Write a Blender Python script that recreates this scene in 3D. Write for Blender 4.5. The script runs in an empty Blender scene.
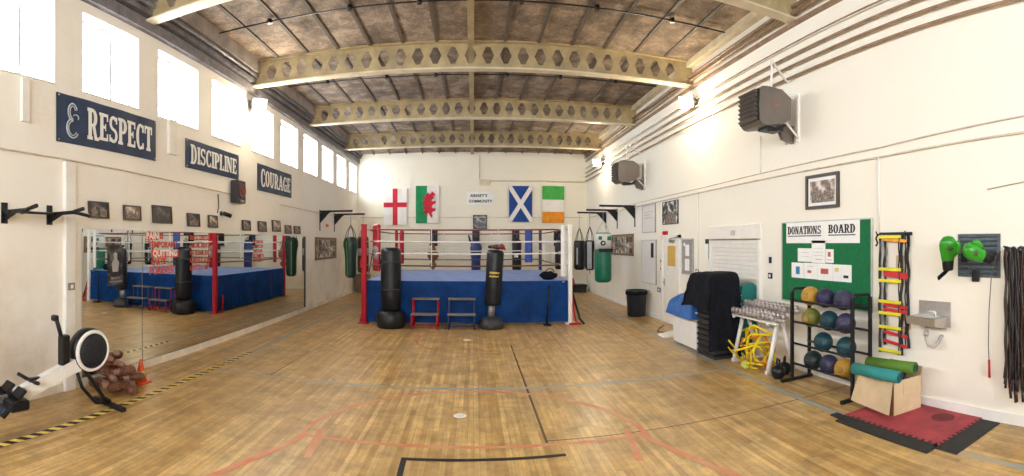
import bpy, math, random
from mathutils import Vector, Matrix, noise
random.seed(7)
SC = bpy.context.scene
COL = SC.collection
PI = math.pi
sin, cos, tan, rad = math.sin, math.cos, math.tan, math.radians

# ------------------------------------------------------------------ survey of the hall (metres)
X0, Y0, F, HC = 473.5, 243.8, 479.0, 2.0        # cylinder panorama: column of the room axis, horizon row, pixels per radian, eye height
XL, XR, D, YF = -4.92, 4.80, 19.92, -4.6        # left wall, right wall, back wall, wall behind the camera
BEAM_Z, CEIL = 5.58, 6.12

def on_left(x, y):
    t = (x - X0) / F
    return abs(XL) / tan(abs(t)), HC + (Y0 - y) / F * abs(XL) / sin(abs(t))
def on_right(x, y):
    t = (x - X0) / F
    return XR / tan(t), HC + (Y0 - y) / F * XR / sin(t)
def on_back(x, y):
    t = (x - X0) / F
    return D * tan(t), HC + (Y0 - y) / F * D / cos(t)
def on_floor(x, y, z=0.0):
    t = (x - X0) / F; r = F * (HC - z) / (y - Y0)
    return r * sin(t), r * cos(t)

# ------------------------------------------------------------------ materials
MATS = {}
def nodes_of(name):
    m = bpy.data.materials.new(name); m.use_nodes = True
    nt = m.node_tree; b = nt.nodes['Principled BSDF']
    return m, nt, b
def N(nt, typ, **kw):
    n = nt.nodes.new(typ)
    for k, v in kw.items():
        if k in n.inputs: n.inputs[k].default_value = v
        else: setattr(n, k, v)
    return n
def mat(name, col, rough=0.55, metal=0.0, var=0.12, scale=6.0, bump=0.0, col2=None, spec=0.5, coat=0.0, stretch=None):
    if name in MATS: return MATS[name]
    m, nt, b = nodes_of(name)
    L = nt.links.new
    b.inputs['Roughness'].default_value = rough; b.inputs['Metallic'].default_value = metal
    b.inputs['Specular IOR Level'].default_value = spec
    b.inputs['Coat Weight'].default_value = coat
    tc = N(nt, 'ShaderNodeTexCoord')
    src = tc.outputs['Object']
    if stretch:
        mp = N(nt, 'ShaderNodeMapping'); mp.inputs['Scale'].default_value = stretch
        L(src, mp.inputs['Vector']); src = mp.outputs['Vector']
    nz = N(nt, 'ShaderNodeTexNoise', Scale=scale, Detail=5.0, Roughness=0.6)
    L(src, nz.inputs['Vector'])
    rp = N(nt, 'ShaderNodeValToRGB')
    c2 = col2 or tuple(max(0, c * (1 - var * 1.6)) for c in col)
    c1 = col if col2 else tuple(min(1, c * (1 + var * 0.6)) for c in col)
    rp.color_ramp.elements[0].position = 0.33; rp.color_ramp.elements[0].color = (*c2, 1)
    rp.color_ramp.elements[1].position = 0.67; rp.color_ramp.elements[1].color = (*c1, 1)
    L(nz.outputs['Fac'], rp.inputs['Fac']); L(rp.outputs['Color'], b.inputs['Base Color'])
    if bump:
        n2 = N(nt, 'ShaderNodeTexNoise', Scale=scale * 5, Detail=4.0)
        L(src, n2.inputs['Vector'])
        bp = N(nt, 'ShaderNodeBump', Strength=bump, Distance=0.02)
        L(n2.outputs['Fac'], bp.inputs['Height']); L(bp.outputs['Normal'], b.inputs['Normal'])
    MATS[name] = m
    return m
def emit(name, col, strength):
    m, nt, b = nodes_of(name)
    b.inputs['Base Color'].default_value = (*col, 1)
    b.inputs['Emission Color'].default_value = (*col, 1); b.inputs['Emission Strength'].default_value = strength
    return m

def wall_material(name, base, grime, block=True, dirt=0.35):
    m, nt, b = nodes_of(name); L = nt.links.new
    b.inputs['Roughness'].default_value = 0.75; b.inputs['Specular IOR Level'].default_value = 0.3
    tc = N(nt, 'ShaderNodeTexCoord')
    n1 = N(nt, 'ShaderNodeTexNoise', Scale=0.55, Detail=6.0, Roughness=0.65); L(tc.outputs['Object'], n1.inputs['Vector'])
    r1 = N(nt, 'ShaderNodeValToRGB'); r1.color_ramp.elements[0].position = 0.45; r1.color_ramp.elements[1].position = 0.66
    r1.color_ramp.elements[0].color = (0, 0, 0, 1); r1.color_ramp.elements[1].color = (1, 1, 1, 1)
    L(n1.outputs['Fac'], r1.inputs['Fac'])
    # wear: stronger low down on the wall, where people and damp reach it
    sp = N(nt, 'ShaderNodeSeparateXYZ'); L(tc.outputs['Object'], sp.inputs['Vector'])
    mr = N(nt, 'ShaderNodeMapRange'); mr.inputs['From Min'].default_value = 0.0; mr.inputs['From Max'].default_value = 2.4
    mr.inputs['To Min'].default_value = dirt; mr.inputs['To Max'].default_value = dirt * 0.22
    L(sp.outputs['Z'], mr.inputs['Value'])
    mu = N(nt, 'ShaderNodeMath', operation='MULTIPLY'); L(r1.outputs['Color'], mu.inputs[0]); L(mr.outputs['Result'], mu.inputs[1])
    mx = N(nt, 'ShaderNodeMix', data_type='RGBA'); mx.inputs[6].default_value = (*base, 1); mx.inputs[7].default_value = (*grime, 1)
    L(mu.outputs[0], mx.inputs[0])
    L(mx.outputs[2], b.inputs['Base Color'])
    n2 = N(nt, 'ShaderNodeTexNoise', Scale=9.0, Detail=6.0); L(tc.outputs['Object'], n2.inputs['Vector'])
    bp = N(nt, 'ShaderNodeBump', Strength=0.18, Distance=0.02); L(n2.outputs['Fac'], bp.inputs['Height'])
    last = bp
    if block:
        cb = N(nt, 'ShaderNodeCombineXYZ')
        ad = N(nt, 'ShaderNodeMath', operation='ADD'); L(sp.outputs['X'], ad.inputs[0]); L(sp.outputs['Y'], ad.inputs[1])
        L(ad.outputs[0], cb.inputs['X']); L(sp.outputs['Z'], cb.inputs['Y'])
        br = N(nt, 'ShaderNodeTexBrick', Scale=1.0); br.inputs['Mortar Size'].default_value = 0.012
        br.inputs['Brick Width'].default_value = 1.3; br.inputs['Row Height'].default_value = 0.62
        br.inputs['Color1'].default_value = (1, 1, 1, 1); br.inputs['Color2'].default_value = (1, 1, 1, 1); br.inputs['Mortar'].default_value = (0, 0, 0, 1)
        L(cb.outputs[0], br.inputs['Vector'])
        b2 = N(nt, 'ShaderNodeBump', Strength=0.35, Distance=0.01)
        L(br.outputs['Color'], b2.inputs['Height']); L(bp.outputs['Normal'], b2.inputs['Normal']); last = b2
    L(last.outputs['Normal'], b.inputs['Normal'])
    return m

def floor_material():
    m, nt, b = nodes_of('strip_wood_floor'); L = nt.links.new
    tc = N(nt, 'ShaderNodeTexCoord')
    mp = N(nt, 'ShaderNodeMapping'); mp.inputs['Rotation'].default_value = (0, 0, PI / 2)
    L(tc.outputs['Object'], mp.inputs['Vector'])
    br = N(nt, 'ShaderNodeTexBrick', Scale=1.0); br.offset = 0.37
    br.inputs['Brick Width'].default_value = 1.7; br.inputs['Row Height'].default_value = 0.062; br.inputs['Mortar Size'].default_value = 0.0018
    br.inputs['Color1'].default_value = (0.41, 0.235, 0.072, 1); br.inputs['Color2'].default_value = (0.60, 0.40, 0.155, 1)
    br.inputs['Mortar'].default_value = (0.30, 0.17, 0.07, 1)
    L(mp.outputs[0], br.inputs['Vector'])
    # grain drawn out along the boards
    mg = N(nt, 'ShaderNodeMapping'); mg.inputs['Scale'].default_value = (22, 1.2, 1); L(tc.outputs['Object'], mg.inputs['Vector'])
    ng = N(nt, 'ShaderNodeTexNoise', Scale=1.0, Detail=6.0, Roughness=0.7); L(mg.outputs[0], ng.inputs['Vector'])
    rg = N(nt, 'ShaderNodeMapRange'); rg.inputs['From Min'].default_value = 0.3; rg.inputs['From Max'].default_value = 0.7
    rg.inputs['To Min'].default_value = 0.72; rg.inputs['To Max'].default_value = 1.2; L(ng.outputs['Fac'], rg.inputs['Value'])
    m1 = N(nt, 'ShaderNodeMix', data_type='RGBA', blend_type='MULTIPLY'); m1.inputs[0].default_value = 1
    L(br.outputs['Color'], m1.inputs[6]); L(rg.outputs['Result'], m1.inputs[7])
    # worn, dull patches
    nw = N(nt, 'ShaderNodeTexNoise', Scale=0.45, Detail=7.0, Roughness=0.62); L(tc.outputs['Object'], nw.inputs['Vector'])
    rw = N(nt, 'ShaderNodeValToRGB'); rw.color_ramp.elements[0].position = 0.45; rw.color_ramp.elements[1].position = 0.66
    L(nw.outputs['Fac'], rw.inputs['Fac'])
    m2 = N(nt, 'ShaderNodeMix', data_type='RGBA'); m2.inputs[7].default_value = (0.39, 0.265, 0.125, 1)
    mf = N(nt, 'ShaderNodeMath', operation='MULTIPLY'); mf.inputs[1].default_value = 0.75; L(rw.outputs['Color'], mf.inputs[0])
    L(mf.outputs[0], m2.inputs[0]); L(m1.outputs[2], m2.inputs[6])
    nm = N(nt, 'ShaderNodeTexNoise', Scale=2.6, Detail=8.0, Roughness=0.75); L(tc.outputs['Object'], nm.inputs['Vector'])
    rm = N(nt, 'ShaderNodeMapRange'); rm.inputs['From Min'].default_value = 0.35; rm.inputs['From Max'].default_value = 0.65
    rm.inputs['To Min'].default_value = 0.72; rm.inputs['To Max'].default_value = 1.34; L(nm.outputs['Fac'], rm.inputs['Value'])
    m3 = N(nt, 'ShaderNodeMix', data_type='RGBA', blend_type='MULTIPLY'); m3.inputs[0].default_value = 1
    L(m2.outputs[2], m3.inputs[6]); L(rm.outputs['Result'], m3.inputs[7])
    L(m3.outputs[2], b.inputs['Base Color'])
    rr = N(nt, 'ShaderNodeMapRange'); rr.inputs['To Min'].default_value = 0.24; rr.inputs['To Max'].default_value = 0.44
    L(nw.outputs['Fac'], rr.inputs['Value']); L(rr.outputs['Result'], b.inputs['Roughness'])
    b.inputs['Specular IOR Level'].default_value = 0.45
    bp = N(nt, 'ShaderNodeBump', Strength=0.12, Distance=0.004); L(ng.outputs['Fac'], bp.inputs['Height']); L(bp.outputs['Normal'], b.inputs['Normal'])
    return m

def ceiling_material():
    m, nt, b = nodes_of('woodwool_ceiling_slab'); L = nt.links.new
    b.inputs['Roughness'].default_value = 0.95; b.inputs['Specular IOR Level'].default_value = 0.1
    tc = N(nt, 'ShaderNodeTexCoord')
    n1 = N(nt, 'ShaderNodeTexNoise', Scale=1.7, Detail=9.0, Roughness=0.76); L(tc.outputs['Object'], n1.inputs['Vector'])
    r1 = N(nt, 'ShaderNodeValToRGB'); e = r1.color_ramp.elements
    e[0].position = 0.32; e[0].color = (0.095, 0.075, 0.06, 1); e[1].position = 0.62; e[1].color = (0.42, 0.33, 0.25, 1)
    x = r1.color_ramp.elements.new(0.5); x.color = (0.245, 0.19, 0.145, 1)
    L(n1.outputs['Fac'], r1.inputs['Fac'])
    n2 = N(nt, 'ShaderNodeTexNoise', Scale=34.0, Detail=3.0); L(tc.outputs['Object'], n2.inputs['Vector'])
    rr = N(nt, 'ShaderNodeMapRange'); rr.inputs['From Min'].default_value = 0.3; rr.inputs['From Max'].default_value = 0.7
    rr.inputs['To Min'].default_value = 0.7; rr.inputs['To Max'].default_value = 1.25; L(n2.outputs['Fac'], rr.inputs['Value'])
    mx = N(nt, 'ShaderNodeMix', data_type='RGBA', blend_type='MULTIPLY'); mx.inputs[0].default_value = 1
    L(r1.outputs['Color'], mx.inputs[6]); L(rr.outputs['Result'], mx.inputs[7]); L(mx.outputs[2], b.inputs['Base Color'])
    return m

def mirror_material():
    m, nt, b = nodes_of('mirror_glass')
    b.inputs['Base Color'].default_value = (0.80, 0.81, 0.78, 1); b.inputs['Metallic'].default_value = 1.0; b.inputs['Roughness'].default_value = 0.015
    L = nt.links.new
    tc = N(nt, 'ShaderNodeTexCoord'); nz = N(nt, 'ShaderNodeTexNoise', Scale=3.0); L(tc.outputs['Object'], nz.inputs['Vector'])
    mr = N(nt, 'ShaderNodeMapRange'); mr.inputs['To Min'].default_value = 0.0; mr.inputs['To Max'].default_value = 0.03
    L(nz.outputs['Fac'], mr.inputs['Value']); L(mr.outputs['Result'], b.inputs['Roughness'])
    return m
def glass_material():
    m = bpy.data.materials.new('window_glass'); m.use_nodes = True; nt = m.node_tree; nt.nodes.clear(); L = nt.links.new
    out = N(nt, 'ShaderNodeOutputMaterial'); mx = N(nt, 'ShaderNodeMixShader'); tr = N(nt, 'ShaderNodeBsdfTransparent'); gl = N(nt, 'ShaderNodeBsdfGlossy')
    gl.inputs['Roughness'].default_value = 0.03; tr.inputs['Color'].default_value = (0.97, 0.98, 0.98, 1)
    lw = N(nt, 'ShaderNodeLayerWeight'); pw = N(nt, 'ShaderNodeMath', operation='POWER'); pw.inputs[1].default_value = 5.0
    ml = N(nt, 'ShaderNodeMath', operation='MULTIPLY_ADD'); ml.inputs[1].default_value = .7; ml.inputs[2].default_value = .04
    L(lw.outputs['Facing'], pw.inputs[0]); L(pw.outputs[0], ml.inputs[0]); L(ml.outputs[0], mx.inputs[0]); L(tr.outputs[0], mx.inputs[1]); L(gl.outputs[0], mx.inputs[2]); L(mx.outputs[0], out.inputs['Surface'])
    return m
def photo_material(name, cols, scale=9.0):
    m, nt, b = nodes_of(name); L = nt.links.new
    b.inputs['Roughness'].default_value = 0.35
    tc = N(nt, 'ShaderNodeTexCoord'); nz = N(nt, 'ShaderNodeTexVoronoi', Scale=scale); L(tc.outputs['Object'], nz.inputs['Vector'])
    n2 = N(nt, 'ShaderNodeTexNoise', Scale=scale * 1.4, Detail=4.0); L(tc.outputs['Object'], n2.inputs['Vector'])
    ad = N(nt, 'ShaderNodeMath', operation='ADD'); L(nz.outputs['Distance'], ad.inputs[0]); L(n2.outputs['Fac'], ad.inputs[1])
    rp = N(nt, 'ShaderNodeValToRGB'); rp.color_ramp.interpolation = 'LINEAR'
    el = rp.color_ramp.elements; el[0].position = 0.3; el[0].color = (*cols[0], 1); el[1].position = 1.15 if False else 1.0; el[1].color = (*cols[-1], 1)
    for i, c in enumerate(cols[1:-1]):
        e = el.new(0.3 + 0.7 * (i + 1) / (len(cols) - 1)); e.color = (*c, 1)
    mr = N(nt, 'ShaderNodeMapRange'); mr.inputs['From Min'].default_value = 0.62; mr.inputs['From Max'].default_value = 1.25; L(ad.outputs[0], mr.inputs['Value']); L(mr.outputs['Result'], rp.inputs['Fac']); L(rp.outputs['Color'], b.inputs['Base Color'])
    return m

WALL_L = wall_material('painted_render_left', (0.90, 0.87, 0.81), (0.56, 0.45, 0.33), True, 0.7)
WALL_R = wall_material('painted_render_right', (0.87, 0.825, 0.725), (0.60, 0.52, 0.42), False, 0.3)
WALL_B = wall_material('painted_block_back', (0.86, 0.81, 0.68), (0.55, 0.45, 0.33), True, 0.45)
FLOOR = floor_material(); CEILM = ceiling_material(); MIRROR = mirror_material(); GLASS = glass_material()
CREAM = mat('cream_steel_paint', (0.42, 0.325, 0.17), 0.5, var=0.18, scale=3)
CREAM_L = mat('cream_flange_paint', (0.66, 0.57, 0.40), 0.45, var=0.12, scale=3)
RIB = mat('dark_ceiling_rib', (0.11, 0.088, 0.068), 0.7, scale=4)
WHITE = mat('white_paint', (0.84, 0.82, 0.78), 0.45, var=0.05, scale=3)
UPVC = mat('white_window_frame', (0.55, 0.56, 0.58), 0.35, var=0.03)
BLACK = mat('black_powder_coat', (0.010, 0.010, 0.012), 0.4, var=0.2, spec=0.35)
BLACKV = mat('black_vinyl', (0.009, 0.010, 0.014), 0.36, var=0.25, scale=10, bump=0.15, spec=0.35)
BLACKM = mat('matt_black_cloth', (0.010, 0.011, 0.016), 0.9, var=0.3, scale=12, bump=0.3, spec=0.15)
GREYM = mat('grey_metal', (0.30, 0.29, 0.28), 0.4, 0.5, var=0.15)
CHROME = mat('brushed_chrome', (0.56, 0.54, 0.52), 0.38, 0.9, var=0.08)
RED = mat('red_vinyl', (0.50, 0.006, 0.022), 0.4, var=0.12, scale=5, bump=0.05)
REDP = mat('red_paint', (0.46, 0.006, 0.018), 0.4, spec=0.3)
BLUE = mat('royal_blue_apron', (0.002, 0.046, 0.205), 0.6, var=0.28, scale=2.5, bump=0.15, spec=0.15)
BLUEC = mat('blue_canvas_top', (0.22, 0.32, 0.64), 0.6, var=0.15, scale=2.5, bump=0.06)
BLUEV = mat('blue_vinyl', (0.02, 0.06, 0.33), 0.4)
NAVY = mat('navy_banner_vinyl', (0.016, 0.040, 0.105), 0.5, var=0.25, scale=4)
INK = mat('black_ink', (0.012, 0.012, 0.012), 0.6)
LETTER = mat('white_letter_vinyl', (0.86, 0.85, 0.83), 0.5, var=0.04)
PAPER = mat('white_paper', (0.86, 0.86, 0.84), 0.7, var=0.03)
GREENF = mat('green_felt', (0.001, 0.15, 0.048), 0.85, var=0.10, scale=20)
ROPEW = mat('white_rope_cover', (0.80, 0.76, 0.72), 0.5)
ROPER = mat('maroon_rope_cover', (0.20, 0.03, 0.035), 0.5)
ROPED = mat('brown_rope_cover', (0.14, 0.07, 0.045), 0.55)
WOODF = mat('dark_wood_frame', (0.055, 0.035, 0.025), 0.4, scale=8)
WOODB = mat('brown_wood_frame', (0.25, 0.14, 0.07), 0.45, scale=8)
TREAD = mat('grey_step_carpet', (0.20, 0.17, 0.15), 0.85, scale=20)

# ------------------------------------------------------------------ mesh builder
class M:
    def __init__(s): s.v = []; s.f = []; s.mi = []; s.sm = []
    def add(s, vs, fs, mi=0, smooth=False):
        b = len(s.v); s.v += [tuple(v) for v in vs]
        for f in fs: s.f.append([b + i for i in f]); s.mi.append(mi); s.sm.append(smooth)
        return s
    def box(s, x0, x1, y0, y1, z0, z1, mi=0, mx=None, bev=0.0):
        x0, x1 = min(x0, x1), max(x0, x1); y0, y1 = min(y0, y1), max(y0, y1); z0, z1 = min(z0, z1), max(z0, z1)
        if bev > 0:
            b = min(bev, (x1 - x0) * .45, (y1 - y0) * .45, (z1 - z0) * .45)
            c = [(x0, y0, z0), (x1, y1, z1)]
            vs = []; idx = {}
            for i in (0, 1):
                for j in (0, 1):
                    for k in (0, 1):
                        X, Y, Z = (x0, x1)[i], (y0, y1)[j], (z0, z1)[k]
                        dx, dy, dz = (b, -b)[i], (b, -b)[j], (b, -b)[k]
                        idx[i, j, k, 0] = len(vs); vs.append((X, Y + dy, Z + dz))
                        idx[i, j, k, 1] = len(vs); vs.append((X + dx, Y, Z + dz))
                        idx[i, j, k, 2] = len(vs); vs.append((X + dx, Y + dy, Z))
            fs = []
            for i in (0, 1):
                fs.append([idx[i, 0, 0, 0], idx[i, 1, 0, 0], idx[i, 1, 1, 0], idx[i, 0, 1, 0]])
                fs.append([idx[0, i, 0, 1], idx[1, i, 0, 1], idx[1, i, 1, 1], idx[0, i, 1, 1]])
                fs.append([idx[0, 0, i, 2], idx[1, 0, i, 2], idx[1, 1, i, 2], idx[0, 1, i, 2]])
            for p in (0, 1):
                for q in (0, 1):
                    fs.append([idx[0, p, q, 1], idx[1, p, q, 1], idx[1, p, q, 2], idx[0, p, q, 2]])
                    fs.append([idx[p, 0, q, 0], idx[p, 1, q, 0], idx[p, 1, q, 2], idx[p, 0, q, 2]])
                    fs.append([idx[p, q, 0, 0], idx[p, q, 1, 0], idx[p, q, 1, 1], idx[p, q, 0, 1]])
            for i in (0, 1):
                for j in (0, 1):
                    for k in (0, 1): fs.append([idx[i, j, k, 0], idx[i, j, k, 1], idx[i, j, k, 2]])
        else:
            vs = [(x0, y0, z0), (x1, y0, z0), (x1, y1, z0), (x0, y1, z0), (x0, y0, z1), (x1, y0, z1), (x1, y1, z1), (x0, y1, z1)]
            fs = [(0, 3, 2, 1), (4, 5, 6, 7), (0, 1, 5, 4), (1, 2, 6, 5), (2, 3, 7, 6), (3, 0, 4, 7)]
        if mx: vs = [mx @ Vector(v) for v in vs]
        return s.add(vs, fs, mi)
    def cyl(s, a, b, r0, r1=None, n=16, mi=0, caps=True, smooth=True):
        a, b = Vector(a), Vector(b); r1 = r0 if r1 is None else r1
        d = (b - a).normalized(); u = d.orthogonal().normalized(); w = d.cross(u)
        vs = [];
        for c, r in ((a, r0), (b, r1)):
            for i in range(n):
                t = 2 * PI * i / n; vs.append(c + (u * cos(t) + w * sin(t)) * r)
        s.add(vs, [(i, (i + 1) % n, n + (i + 1) % n, n + i) for i in range(n)], mi, smooth)
        if caps: s.add(vs, [tuple(range(n))[::-1], tuple(range(n, 2 * n))], mi)
        return s
    def tube(s, pts, r, n=8, mi=0, closed=False, flat=1.0):
        P = [Vector(p) for p in pts]; k = len(P); vs = []
        up = None
        for i in range(k):
            if closed: d = P[(i + 1) % k] - P[i - 1]
            else: d = P[min(i + 1, k - 1)] - P[max(i - 1, 0)]
            if d.length < 1e-9: d = Vector((0, 0, 1))
            d.normalize()
            if up is None: up = d.orthogonal().normalized()
            u = up - d * up.dot(d)
            if u.length < 1e-4: u = d.orthogonal()
            u.normalize(); up = u; w = d.cross(u)
            rr = r[i] if isinstance(r, (list, tuple)) else r
            for j in range(n):
                t = 2 * PI * j / n; vs.append(P[i] + u * cos(t) * rr + w * sin(t) * rr * flat)
        m = k if closed else k - 1; fs = []
        for i in range(m):
            for j in range(n):
                a = i * n + j; b = i * n + (j + 1) % n; c = ((i + 1) % k) * n + (j + 1) % n; d = ((i + 1) % k) * n + j
                fs.append((a, b, c, d))
        s.add(vs, fs, mi, True)
        if not closed: s.add(vs, [tuple(range(n))[::-1], tuple(range((k - 1) * n, k * n))], mi)
        return s
    def lathe(s, prof, c=(0, 0, 0), n=28, mi=0, mx=None, smooth=True):
        vs = []
        for r, z in prof:
            for j in range(n):
                t = 2 * PI * j / n; v = Vector((r * cos(t), r * sin(t), z))
                v = (mx @ v) if mx else v
                vs.append(v + Vector(c))
        k = len(prof); fs = []
        for i in range(k - 1):
            for j in range(n): fs.append((i * n + j, i * n + (j + 1) % n, (i + 1) * n + (j + 1) % n, (i + 1) * n + j))
        s.add(vs, fs, mi, smooth)
        if prof[0][0] > 1e-5: s.add(vs, [tuple(range(n))[::-1]], mi)
        if prof[-1][0] > 1e-5: s.add(vs, [tuple(range((k - 1) * n, k * n))], mi)
        return s
    def ball(s, c, r, mi=0, nu=20, nv=12, sc=(1, 1, 1), mx=None):
        vs = []; fs = []
        for i in range(nv + 1):
            ph = PI * i / nv
            for j in range(nu):
                t = 2 * PI * j / nu
                v = Vector((sin(ph) * cos(t) * r * sc[0], sin(ph) * sin(t) * r * sc[1], cos(ph) * r * sc[2]))
                if mx: v = mx @ v
                vs.append(v + Vector(c))
        for i in range(nv):
            for j in range(nu): fs.append((i * nu + j, (i + 1) * nu + j, (i + 1) * nu + (j + 1) % nu, i * nu + (j + 1) % nu))
        return s.add(vs, fs, mi, True)
    def prism(s, poly, y0, y1, mi=0, mx=None):            # outline in local x,z; thickness along y
        n = len(poly); vs = [(x, y0, z) for x, z in poly] + [(x, y1, z) for x, z in poly]
        if mx: vs = [mx @ Vector(v) for v in vs]
        fs = [tuple(range(n)), tuple(range(n, 2 * n))[::-1]] + [(i, n + i, n + (i + 1) % n, (i + 1) % n) for i in range(n)]
        return s.add(vs, fs, mi)
    def slab(s, poly, z0, z1, mi=0):                       # outline in x,y; thickness along z
        n = len(poly); vs = [(x, y, z0) for x, y in poly] + [(x, y, z1) for x, y in poly]
        fs = [tuple(range(n))[::-1], tuple(range(n, 2 * n))] + [(i, (i + 1) % n, n + (i + 1) % n, n + i) for i in range(n)]
        return s.add(vs, fs, mi)
    def jitter(s, amp, sc):
        for i, v in enumerate(s.v):
            q = Vector(v); d = noise.noise_vector(q * sc) * amp; s.v[i] = tuple(q + d)
        return s

def components(m):
    par = list(range(len(m.v)))
    def find(a):
        while par[a] != a: par[a] = par[par[a]]; a = par[a]
        return a
    near = {}
    for i, v in enumerate(m.v):
        k = (round(v[0], 5), round(v[1], 5), round(v[2], 5))
        if k in near: par[find(i)] = find(near[k])
        else: near[k] = i
    for f in m.f:
        for a in f[1:]: par[find(a)] = find(f[0])
    out = {}
    for f, mi, sm in zip(m.f, m.mi, m.sm): out.setdefault(find(f[0]), []).append((f, mi, sm))
    res = []
    for fs in out.values():
        n = M(); mp = {}
        for f, mi, sm in fs:
            for a in f:
                if a not in mp: mp[a] = len(n.v); n.v.append(m.v[a])
            n.f.append([mp[a] for a in f]); n.mi.append(mi); n.sm.append(sm)
        res.append(n)
    return res
# parts whose separate pieces become parts of their own, under a singular name
PIECES = {'figures': 'figure', 'strap': 'strap', 'straps': 'strap', 'padding': 'padding', 'brace': 'brace', 'grip': 'grip', 'badge': 'badge', 'bin_clip': 'bin_clip', 'peg': 'peg',
          'spiral_edge': 'spiral_edge', 'front_leg': 'front_leg', 'rear_leg': 'rear_leg', 'tray': 'tray', 'print': 'print', 'rim': 'rim', 'bracket': 'bracket', 'louvres': 'louvre', 'door_frame': 'door_frame'}
def obj(name, m, mats, parent=None, sub=0, fixn=True):
    if parent is not None and name in PIECES:
        cs = components(m)
        if len(cs) > 1:
            for c in cs[1:]: mesh_obj(PIECES[name], c, mats, parent, sub, fixn)
            return mesh_obj(PIECES[name], cs[0], mats, parent, sub, fixn)
    return mesh_obj(name, m, mats, parent, sub, fixn)
def mesh_obj(name, m, mats, parent=None, sub=0, fixn=True):
    me = bpy.data.meshes.new(name); me.from_pydata(m.v, [], m.f)
    if not isinstance(mats, (list, tuple)): mats = [mats]
    for a in mats: me.materials.append(a)
    for p, mi, sm in zip(me.polygons, m.mi, m.sm): p.material_index = mi; p.use_smooth = sm
    if fixn:
        import bmesh
        b = bmesh.new(); b.from_mesh(me); bmesh.ops.remove_doubles(b, verts=b.verts, dist=1e-6)
        bmesh.ops.recalc_face_normals(b, faces=b.faces); b.to_mesh(me); b.free()
    me.update()
    o = bpy.data.objects.new(name, me); COL.objects.link(o)
    if parent: o.parent = parent
    if sub:
        md = o.modifiers.new('smooth', 'SUBSURF'); md.levels = sub; md.render_levels = sub
    return o
def tag(o, label, cat, group=None, kind=None):
    o['label'] = label; o['category'] = cat
    if group: o['group'] = group
    if kind: o['kind'] = kind
    return o
def thing(name, label, cat, loc=(0, 0, 0), rz=0.0, group=None, kind=None):
    o = bpy.data.objects.new(name, None); COL.objects.link(o); o.empty_display_size = 0.1
    o.location = loc; o.rotation_euler = (0, 0, rz)
    return tag(o, label, cat, group, kind)
def structure(name, m, mats, label, cat, parent=None):
    o = obj(name, m, mats, parent)
    if not parent: tag(o, label, cat, None, 'structure')
    return o
def dup(root, loc=None, rz=None, label=None, group=None, rot=None, scale=None):
    def cp(o, parent):
        c = o.copy(); COL.objects.link(c)
        if parent: c.parent = parent
        for ch in KIDS.get(o.name, ()): cp(ch, c)
        return c
    KIDS = {}
    for o in COL.objects:
        if o.parent: KIDS.setdefault(o.parent.name, []).append(o)
    r = cp(root, None)
    if loc: r.location = loc
    if rz is not None: r.rotation_euler = (0, 0, rz)
    if rot: r.rotation_euler = rot
    if scale: r.scale = scale
    if label: r['label'] = label
    if group: r['group'] = group
    return r
# frames for things on walls: local x runs to the viewer's right, z up, -y into the room
RZ = {'left': PI / 2, 'right': -PI / 2, 'back': 0.0}
def wall_loc(side, c, z, off=0.0):
    return {'left': (XL + off, c, z), 'right': (XR - off, c, z), 'back': (c, D - off, z)}[side]
def wrect(side, xa, ya, xb, yb):
    f = {'left': on_left, 'right': on_right, 'back': on_back}[side]
    c0, z0 = f(xa, ya); c1, z1 = f(xb, yb)
    return (c0 + c1) / 2, (z0 + z1) / 2, abs(c1 - c0), abs(z0 - z1)
def wthing(name, label, cat, side, c, z, group=None, off=0.0):
    return thing(name, label, cat, wall_loc(side, c, z, off), RZ[side], group)

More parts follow.
